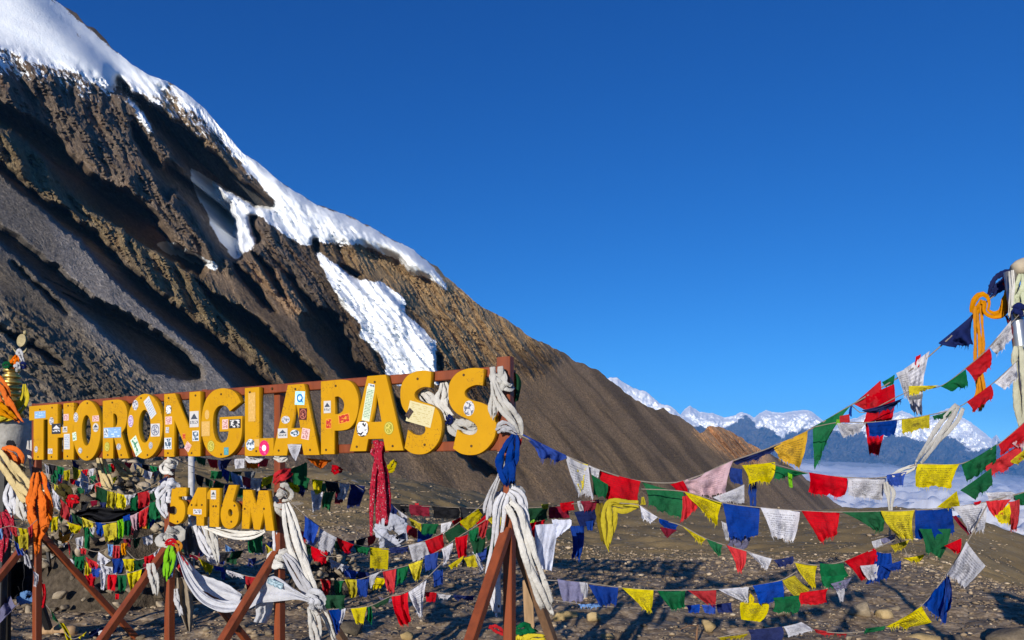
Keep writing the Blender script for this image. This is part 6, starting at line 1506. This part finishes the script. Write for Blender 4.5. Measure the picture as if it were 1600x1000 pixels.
bundle('scarf', 'bright orange scarf end below the whitewashed vessel', 'scarf', [(2, 702, 6.2, 8), (12, 708, 6.18, 18), (22, 716, 6.17, 24), (24, 728, 6.18, 16), (20, 737, 6.19, 6)], CLOTH['O'], seed=69)
bundle('scarf', 'broad cream scarf slanting down to the orange tassel', 'scarf', [(-4, 706, 6.15, 16), (10, 728, 6.12, 22), (26, 752, 6.08, 24), (42, 772, 6.04, 22), (50, 782, 6.02, 12)], CLOTH['C'], seed=70)
bundle('scarf', 'small cream scarf end right of the orange one below the vessel', 'scarf', [(24, 728, 6.16, 7), (32, 733, 6.14, 13), (38, 735, 6.14, 6)], CLOTH['C'], seed=71)
bundle('tassel', 'large bright orange silk tassel tied to the leftmost sign post', 'tassel', [(59, 738, 6.02, 10), (60, 750, 6.0, 18), (60, 762, 5.98, 20), (61, 780, 5.96, 32), (62, 800, 5.96, 36), (63, 816, 5.96, 32), (62, 828, 5.97, 22), (58, 842, 5.98, 13), (58, 856, 5.99, 10), (57, 868, 6.0, 5)], CLOTH['O'], seed=72, strands=5, fold=0.5)
bundle('scarf', 'orange strand blown right from the tassel', 'scarf', [(66, 796, 5.97, 8), (72, 806, 5.96, 12), (78, 815, 5.96, 6)], CLOTH['O'], seed=73)
bundle('scarf', 'white scarf hanging at the far left beside the black post', 'scarf', [(18, 752, 6.18, 8), (17, 770, 6.16, 17), (19, 790, 6.16, 16), (20, 806, 6.17, 7)], KW, seed=74)
bundle('scarf', 'white scarf hanging left of the orange tassel', 'scarf', [(28, 764, 6.1, 6), (32, 782, 6.08, 14), (36, 800, 6.08, 15), (40, 812, 6.09, 7)], KS, seed=75)
bundle('scarf', 'red scarf hanging behind the orange tassel', 'scarf', [(34, 770, 6.2, 6), (40, 784, 6.2, 12), (44, 800, 6.2, 7)], CLOTH['R'], seed=76)
bundle('scarf', 'white scarf tucked behind the first letter T', 'scarf', [(48, 688, 6.3, 8), (50, 702, 6.28, 12), (50, 720, 6.28, 10), (51, 745, 6.28, 6)], KS, seed=77)
bundle('scarf', 'red patterned scarf hanging at the left edge', 'scarf', [(2, 800, 6.1, 10), (4, 824, 6.1, 16), (3, 850, 6.1, 14), (0, 876, 6.1, 8)], M_PATT, seed=78)
bundle('scarf', 'maroon scarf slung behind the red patterned scarf at the left edge', 'scarf', [(6, 800, 6.25, 8), (14, 806, 6.25, 10), (20, 822, 6.25, 10), (24, 834, 6.25, 5)], M_PATT, seed=79)
def post_thing(name, label, px0, py0, px1, Y, w, m):
    a = at(px0, py0, Y); b = at(px1, 1000, Y); b[2] = float(ground_z(b[0], b[1])) - 0.08
    V, Fc = beam_mesh(b, a, w, w * 0.9, (1, 0, 0))
    return put_thing(name, label, 'post', V, Fc, m)
post_thing('post', 'black iron post at the far left edge', 6, 712, -4, 6.35, 0.085, M_BLACK)
post_thing('post', 'thin black iron rod behind the leftmost sign post', 70, 820, 86, 9.0, 0.035, M_BLACK)
post_thing('post', 'short bare timber post behind the right sign post', 824, 905, 832, 5.6, 0.075, M_POST)
for dx, yy, lab in ((30, 850, 'black timber prop leaning behind the leftmost sign post'),):
    a, b = at(30, 846, 6.7), at(76, 982, 7.2)
    V, Fc = beam_mesh(a, b, 0.06, 0.05, (1, 0, 0)); put_thing('prop_timber', lab, 'timber', V, Fc, M_BLACK)
drape('tarpaulin', 'black tarpaulin hanging low at the left edge', 'tarpaulin', [(-20, 886, 6.6), (-18, 910, 6.6), (-16, 940, 6.6)], [(54, 874, 6.6), (56, 905, 6.6), (50, 934, 6.6)], CLOTH['K'], 0.05, 2.3, 4, 18, 14)
drape('cloth', 'lilac grey cloth slumped at the left edge near the ground', 'cloth', [(-14, 970, 6.3), (-10, 975, 6.2), (-8, 982, 6.1)], [(16, 930, 6.4), (24, 946, 6.3), (32, 940, 6.3)], CLOTH['V'], 0.05, 1.6, 5, 16, 14)
bundle('bag', 'white and blue plastic bag lying beside the leftmost post', 'bag', [(26, 938, 6.5, 8), (34, 937, 6.48, 15), (44, 933, 6.48, 14), (50, 930, 6.5, 6)], CLOTH['T'], seed=80, strands=2)
# ------------------------------------------------------------------ the pole at the right edge
M_METAL = mat_plain('galvanised pole', (0.50, 0.50, 0.50), 0.32, 0.5, 0.8, 0.15, 10, 0.05)
def right_pole():
    Y = 4.35
    a, b = np.array(at(1579, 424, Y)), np.array(at(1672, 1130, Y)); b[2] = float(ground_z(b[0], b[1])) - 0.1
    V, Fc = tube_mesh(np.array([a + (b - a) * k for k in np.linspace(0, 1, 8)]), 0.036, 18)
    o = put_thing('flag_pole', 'silver metal pole wrapped in cream cloth at the right edge', 'pole', V, Fc, M_METAL, True)
right_pole()
bundle('cloth', 'cream green cloth wrapped round the top of the silver pole', 'cloth', [(1598, 428, 4.3, 12), (1599, 446, 4.29, 22), (1595, 464, 4.29, 28), (1592, 482, 4.29, 26), (1592, 490, 4.29, 16)], mat_cloth('pale green silk', (0.50, 0.54, 0.38), 0, 0.25), seed=90, strands=4)
bundle('ribbon', 'navy ribbon banded round the silver pole', 'ribbon', [(1574, 490, 4.33, 8), (1584, 484, 4.27, 14), (1594, 484, 4.26, 15), (1604, 488, 4.28, 10)], CLOTH['N'], seed=91, strands=2)
bundle('cloth', 'long cream cloth wrapped down the silver pole to the frame edge', 'cloth', [(1594, 540, 4.29, 16), (1597, 556, 4.28, 26), (1598, 580, 4.28, 22), (1602, 610, 4.28, 26), (1606, 650, 4.28, 28), (1612, 700, 4.28, 26), (1618, 740, 4.28, 12)], mat_cloth('cream pole cloth', (0.54, 0.54, 0.42), 0, 0.25), seed=92)
bundle('rag', 'dark maroon rag down the shaded side of the silver pole', 'rag', [(1574, 492, 4.36, 8), (1581, 508, 4.35, 11), (1587, 528, 4.35, 10), (1592, 548, 4.35, 5)], CLOTH['M'], seed=93)
V, Fc = lathe_mesh((0, 0, 0), [(.003, -.055), (.035, -.05), (.045, -.02), (.045, .02), (.032, .048), (.003, .055)], 16)
R_ = np.array(Matrix.Rotation(math.radians(65), 3, 'Y')); V = V @ R_.T + np.array(at(1597, 416, 4.32))
put_thing('pole_knob', 'beige rounded knob tied at the tip of the silver pole', 'knob', V, Fc, mat_plain('beige wood knob', (0.42, 0.36, 0.27), 0.7), True)
for k, (x, y0, y1) in enumerate([(1577, 424, 500), (1582, 422, 480)]):
    bundle('cord', 'frayed white cord hanging from the pole tip, %s of the two' % ('longer' if k == 0 else 'shorter'), 'cord', [(x, y0, 4.26, 2.5), (x + 2, (y0 + y1) / 2, 4.26, 3.5), (x - 1, y1, 4.26, 2)], KS, seed=94 + k, strands=2)
# ------------------------------------------------------------------ cairns, stones and timber on the ground
M_RUBBLE = mat_plain('packed rubble', (0.085, 0.068, 0.05), 0.95, 0.1, 0, 0.5, 16, 0.8, 0.03)
def cairn(label, px, Y, w, h, n, smin, smax, seed, name='cairn', depth=0.8):
    r = np.random.default_rng(seed)
    X = (px - CX) / F * Y; gz = float(ground_z(X, Y))
    t = thing(name, label, 'cairn', (X, Y, gz))
    prof = [(max(w * q_ * 0.94, .005), h * (1 - q_ ** 1.7) * 0.84 - 0.12) for q_ in np.linspace(1.05, 0, 12)]
    V, Fc = lathe_mesh((X, Y, gz), prof, 30)
    V = V + 0.03 * r.normal(size=V.shape); V[:, 1] = Y + (V[:, 1] - Y) * depth
    put('core', V, Fc, M_RUBBLE, t)
    k = 0
    while k < n:
        a, q = r.uniform(0, 6.283), r.random() ** 0.66
        x, y = w * q * math.cos(a), w * depth * q * math.sin(a)
        top = h * (1 - q ** 1.7) * (0.85 + 0.3 * r.random())
        s = r.uniform(smin, smax)
        V, Fc = rock_verts(seed * 31 + k, s, r.uniform(0.55, 0.9))
        tilt = np.array(Matrix.Rotation(r.uniform(-.5, .5), 3, 'X') @ Matrix.Rotation(r.uniform(-.5, .5), 3, 'Y'))
        put('stone', V @ tilt.T + np.array([X + x, Y + y, float(ground_z(X + x, Y + y)) + top]), Fc, M_STONE, t)
        k += 1
cairn('large cairn of grey stones hung with flags behind the left of the sign', 185, 9.4, 1.15, 1.72, 298, 0.06, 0.12, 5)
cairn('low heap of grey stones behind the second sign post', 505, 9.6, 0.75, 0.60, 150, 0.035, 0.08, 6, 'stone_heap')
cairn('unseen cairn of stones added beyond the right edge to cast a ground shadow', 1930, 4.7, 0.55, 1.1, 70, 0.09, 0.17, 7)  # out of view, added and placed for the shadow it throws into frame
drape('tarpaulin', 'black sheet standing in for shade in the hollow of the large cairn', 'tarpaulin', [(118, 800, 7.9), (150, 791, 7.85), (190, 795, 7.8), (246, 786, 7.75)], [(112, 816, 7.9), (140, 812, 7.85), (165, 828, 7.82), (195, 812, 7.8), (222, 824, 7.78), (250, 806, 7.75)], CLOTH['K'], 0.10, 2.2, 3, 16, 34)  # black sheet put in for the shade of the cairn hollow, no real tarpaulin
bundle('scarf', 'cream scarf hanging over the large cairn below the letter R', 'scarf', [(154, 700, 6.5, 8), (156, 718, 6.5, 13), (162, 740, 6.5, 14), (170, 758, 6.5, 13), (173, 766, 6.5, 6)], CLOTH['C'], seed=100)
bundle('scarf', 'shorter cream scarf hanging right of the longer one over the cairn', 'scarf', [(176, 714, 6.6, 7), (185, 728, 6.6, 12), (196, 740, 6.6, 14), (206, 744, 6.6, 7)], CLOTH['C'], seed=101)
bundle('cloth', 'dark olive cloth heaped on the large cairn', 'cloth', [(92, 758, 7.8, 10), (100, 766, 7.8, 20), (106, 778, 7.8, 12)], mat_cloth('dark olive cotton', (0.07, 0.06, 0.02)), seed=102)
bundle('cloth', 'crumpled red cloth on the large cairn', 'cloth', [(106, 776, 7.7, 8), (114, 780, 7.7, 14), (122, 784, 7.7, 7)], CLOTH['R'], seed=103)
def white_pipe():
    a = np.array(at(299, 705, 9.5)); b = a.copy(); b[2] = float(ground_z(b[0], b[1])) - 0.05
    V, Fc = tube_mesh(np.array([a, (a + b) / 2, b]), 0.038, 14)
    put_thing('pipe', 'white plastic pipe standing behind the numerals', 'pipe', V, Fc, mat_plain('white plastic pipe', (0.50, 0.50, 0.50), 0.4), True)
white_pipe()
def steps():
    Y = 11.0; X = (82 - CX) / F * Y
    t = thing('stone_steps', 'grey stone steps behind the leftmost sign post', 'steps', (X, Y, py_z(890, Y)))
    for k in range(4):
        z = py_z(886 - 13 * k, Y)
        V, Fc = box_mesh((X + 0.02 * k, Y + 0.14 * k, z - 0.02 + 0.03), 0.62 - 0.03 * k, 0.5, 0.13, 0.05, 0.08)
        put('step', V, Fc, M_SLAB, t)
M_SLAB = mat_plain('pale step stone', (0.26, 0.25, 0.22), 0.9, 0.2, 0, 0.35, 10, 0.5, 0.02)
steps()
def log(label, p0, p1, rad, m):
    P = np.array([np.array(p0) + (np.array(p1) - np.array(p0)) * k for k in np.linspace(0, 1, 9)]) + 0.006 * np.random.default_rng(int(p0[0] * 99) % 97).normal(size=(9, 3))
    V, Fc = tube_mesh(P, rad * (1 + 0.12 * np.sin(np.arange(9) * 2.1)), 12, 0.05, 3)
    put_thing('log', label, 'log', V, Fc, m, True)
log('short bare log lying on the stones beside the leftmost post', at(62, 986, 7.35), at(119, 984, 7.3), 0.045, M_POST)
drape('cloth', 'navy and white cloth lying on the ground at the foot of the left prop', 'cloth', [(138, 990, 6.9), (155, 982, 6.9), (180, 978, 6.9)], [(142, 996, 6.85), (160, 994, 6.85), (182, 986, 6.85)], CLOTH['N'], 0.03, 1.2, 6, 10, 20)
bundle('cloth', 'white scrap on the navy cloth by the left prop', 'cloth', [(154, 990, 6.8, 5), (164, 988, 6.8, 9), (174, 990, 6.8, 5)], KW, seed=110, strands=2)
bundle('cloth', 'crumpled green cloth on the ground between the right sign props', 'cloth', [(806, 985, 5.2, 10), (820, 988, 5.2, 24), (836, 990, 5.2, 14)], CLOTH['G'], seed=111)
bundle('cloth', 'yellow cloth on the ground right of the right sign post', 'cloth', [(806, 994, 5.1, 12), (812, 1004, 5.1, 20), (840, 1000, 5.1, 14), (852, 998, 5.1, 8)], CLOTH['Y'], seed=112)
bundle('rag', 'red strip lying on the stones left of the right sign post', 'rag', [(764, 979, 5.6, 5), (776, 983, 5.6, 8), (788, 990, 5.6, 6)], CLOTH['R'], seed=113)
# single stones
stone_at(887, 8.05, 0.165, 'squarish ochre rock right of the rear sign prop', mat=M_STONE_WARM, flat=0.95, seed=817)
stone_at(1585, 7.0, 0.27, 'large dark layered rock in the lower right corner', flat=0.9, seed=823)
stone_at(928, 7.9, 0.085, 'ochre stone right of the squarish ochre rock', mat=M_STONE_WARM, seed=829, flat=.8)
stone_at(1345, 8.5, 0.17, 'pale broken rock under the red and white flags', seed=833, flat=.8)
stone_at(1378, 8.4, 0.15, 'tan slab leaning behind the green end of the lowest right string', seed=837, flat=.6, mat=M_STONE_WARM)
stone_at(1440, 7.2, 0.20, 'broad tan slab beneath the yellow flag at lower right', seed=841, flat=.45, mat=M_STONE_WARM)
stone_at(1492, 7.0, 0.16, 'grey brown slab under the blue flag at lower right', seed=843, flat=.5)
stone_at(1222, 8.3, 0.15, 'pale rough rock above the white flag on the ground string', seed=851, flat=.7)
stone_at(1105, 7.5, 0.10, 'bright ochre stone beside a dark twig near the bottom edge', seed=853, mat=M_STONE_WARM, flat=.8)
stone_at(952, 7.3, 0.12, 'flat yellow ochre stone at the bottom edge', seed=857, mat=M_STONE_WARM, flat=.5)
stone_at(634, 7.2, 0.12, 'rounded ochre stone under the torn white flag', seed=859, mat=M_STONE_WARM, flat=.7)
stone_at(545, 7.4, 0.20, 'broad grey slab under the yellow flag near the ground', seed=861, flat=.4)
stone_at(745, 7.6, 0.10, 'round grey stone left of the right sign props', seed=863, flat=.8)
rr = np.random.default_rng(404)
for k in range(180):
    Y = float(6.2 + 12 * rr.random() ** 1.6); px = float(rr.uniform(-20, 1620))
    s = float(rr.uniform(0.03, 0.062)) * (1.0 + 0.5 * (Y > 10))
    stone_at(px, Y, s, 'loose grey brown stone lying on the gravel', 'loose stones scattered over the gravel', flat=float(rr.uniform(.4, .75)), seed=1200 + k)
def twig():
    V, Fc = tube_mesh(np.array([at(1088, 1004, 7.0), at(1089, 985, 7.0), at(1091, 976, 7.02)]), [0.012, 0.010, 0.006], 7)
    t = put_thing('twig', 'dark dry twig sticking up near the bottom edge', 'twig', V, Fc, M_BRN, True)
    V, Fc = tube_mesh(np.array([at(1090, 978, 7.02), at(1078, 977, 7.0), at(1062, 984, 7.0)]), [0.006, 0.005, 0.003], 6)
    put('side_twig', V, Fc, M_BRN, t, True)
twig()
# ------------------------------------------------------------------ the air
def haze():
    t = NT('thin mountain air')
    v = t.n('ShaderNodeVolumePrincipled')
    t.set(v, 'Color', (0.13, 0.47, 1.0)); t.set(v, 'Density', 1.5e-5); t.set(v, 'Anisotropy', 0.0)
    m = t.done(v.outputs[0], 'Volume')
    x0, x1, y0, y1, z0, z1 = -44000, 44000, -4000, 52000, -8000, 4800
    V = [(x, y, z) for z in (z0, z1) for y in (y0, y1) for x in (x0, x1)]
    Fc = [(0, 2, 3, 1), (4, 5, 7, 6), (0, 1, 5, 4), (2, 6, 7, 3), (0, 4, 6, 2), (1, 3, 7, 5)]
    structure(link_obj('haze', mesh_np('haze', V, Fc), m), 'stuff')
haze()
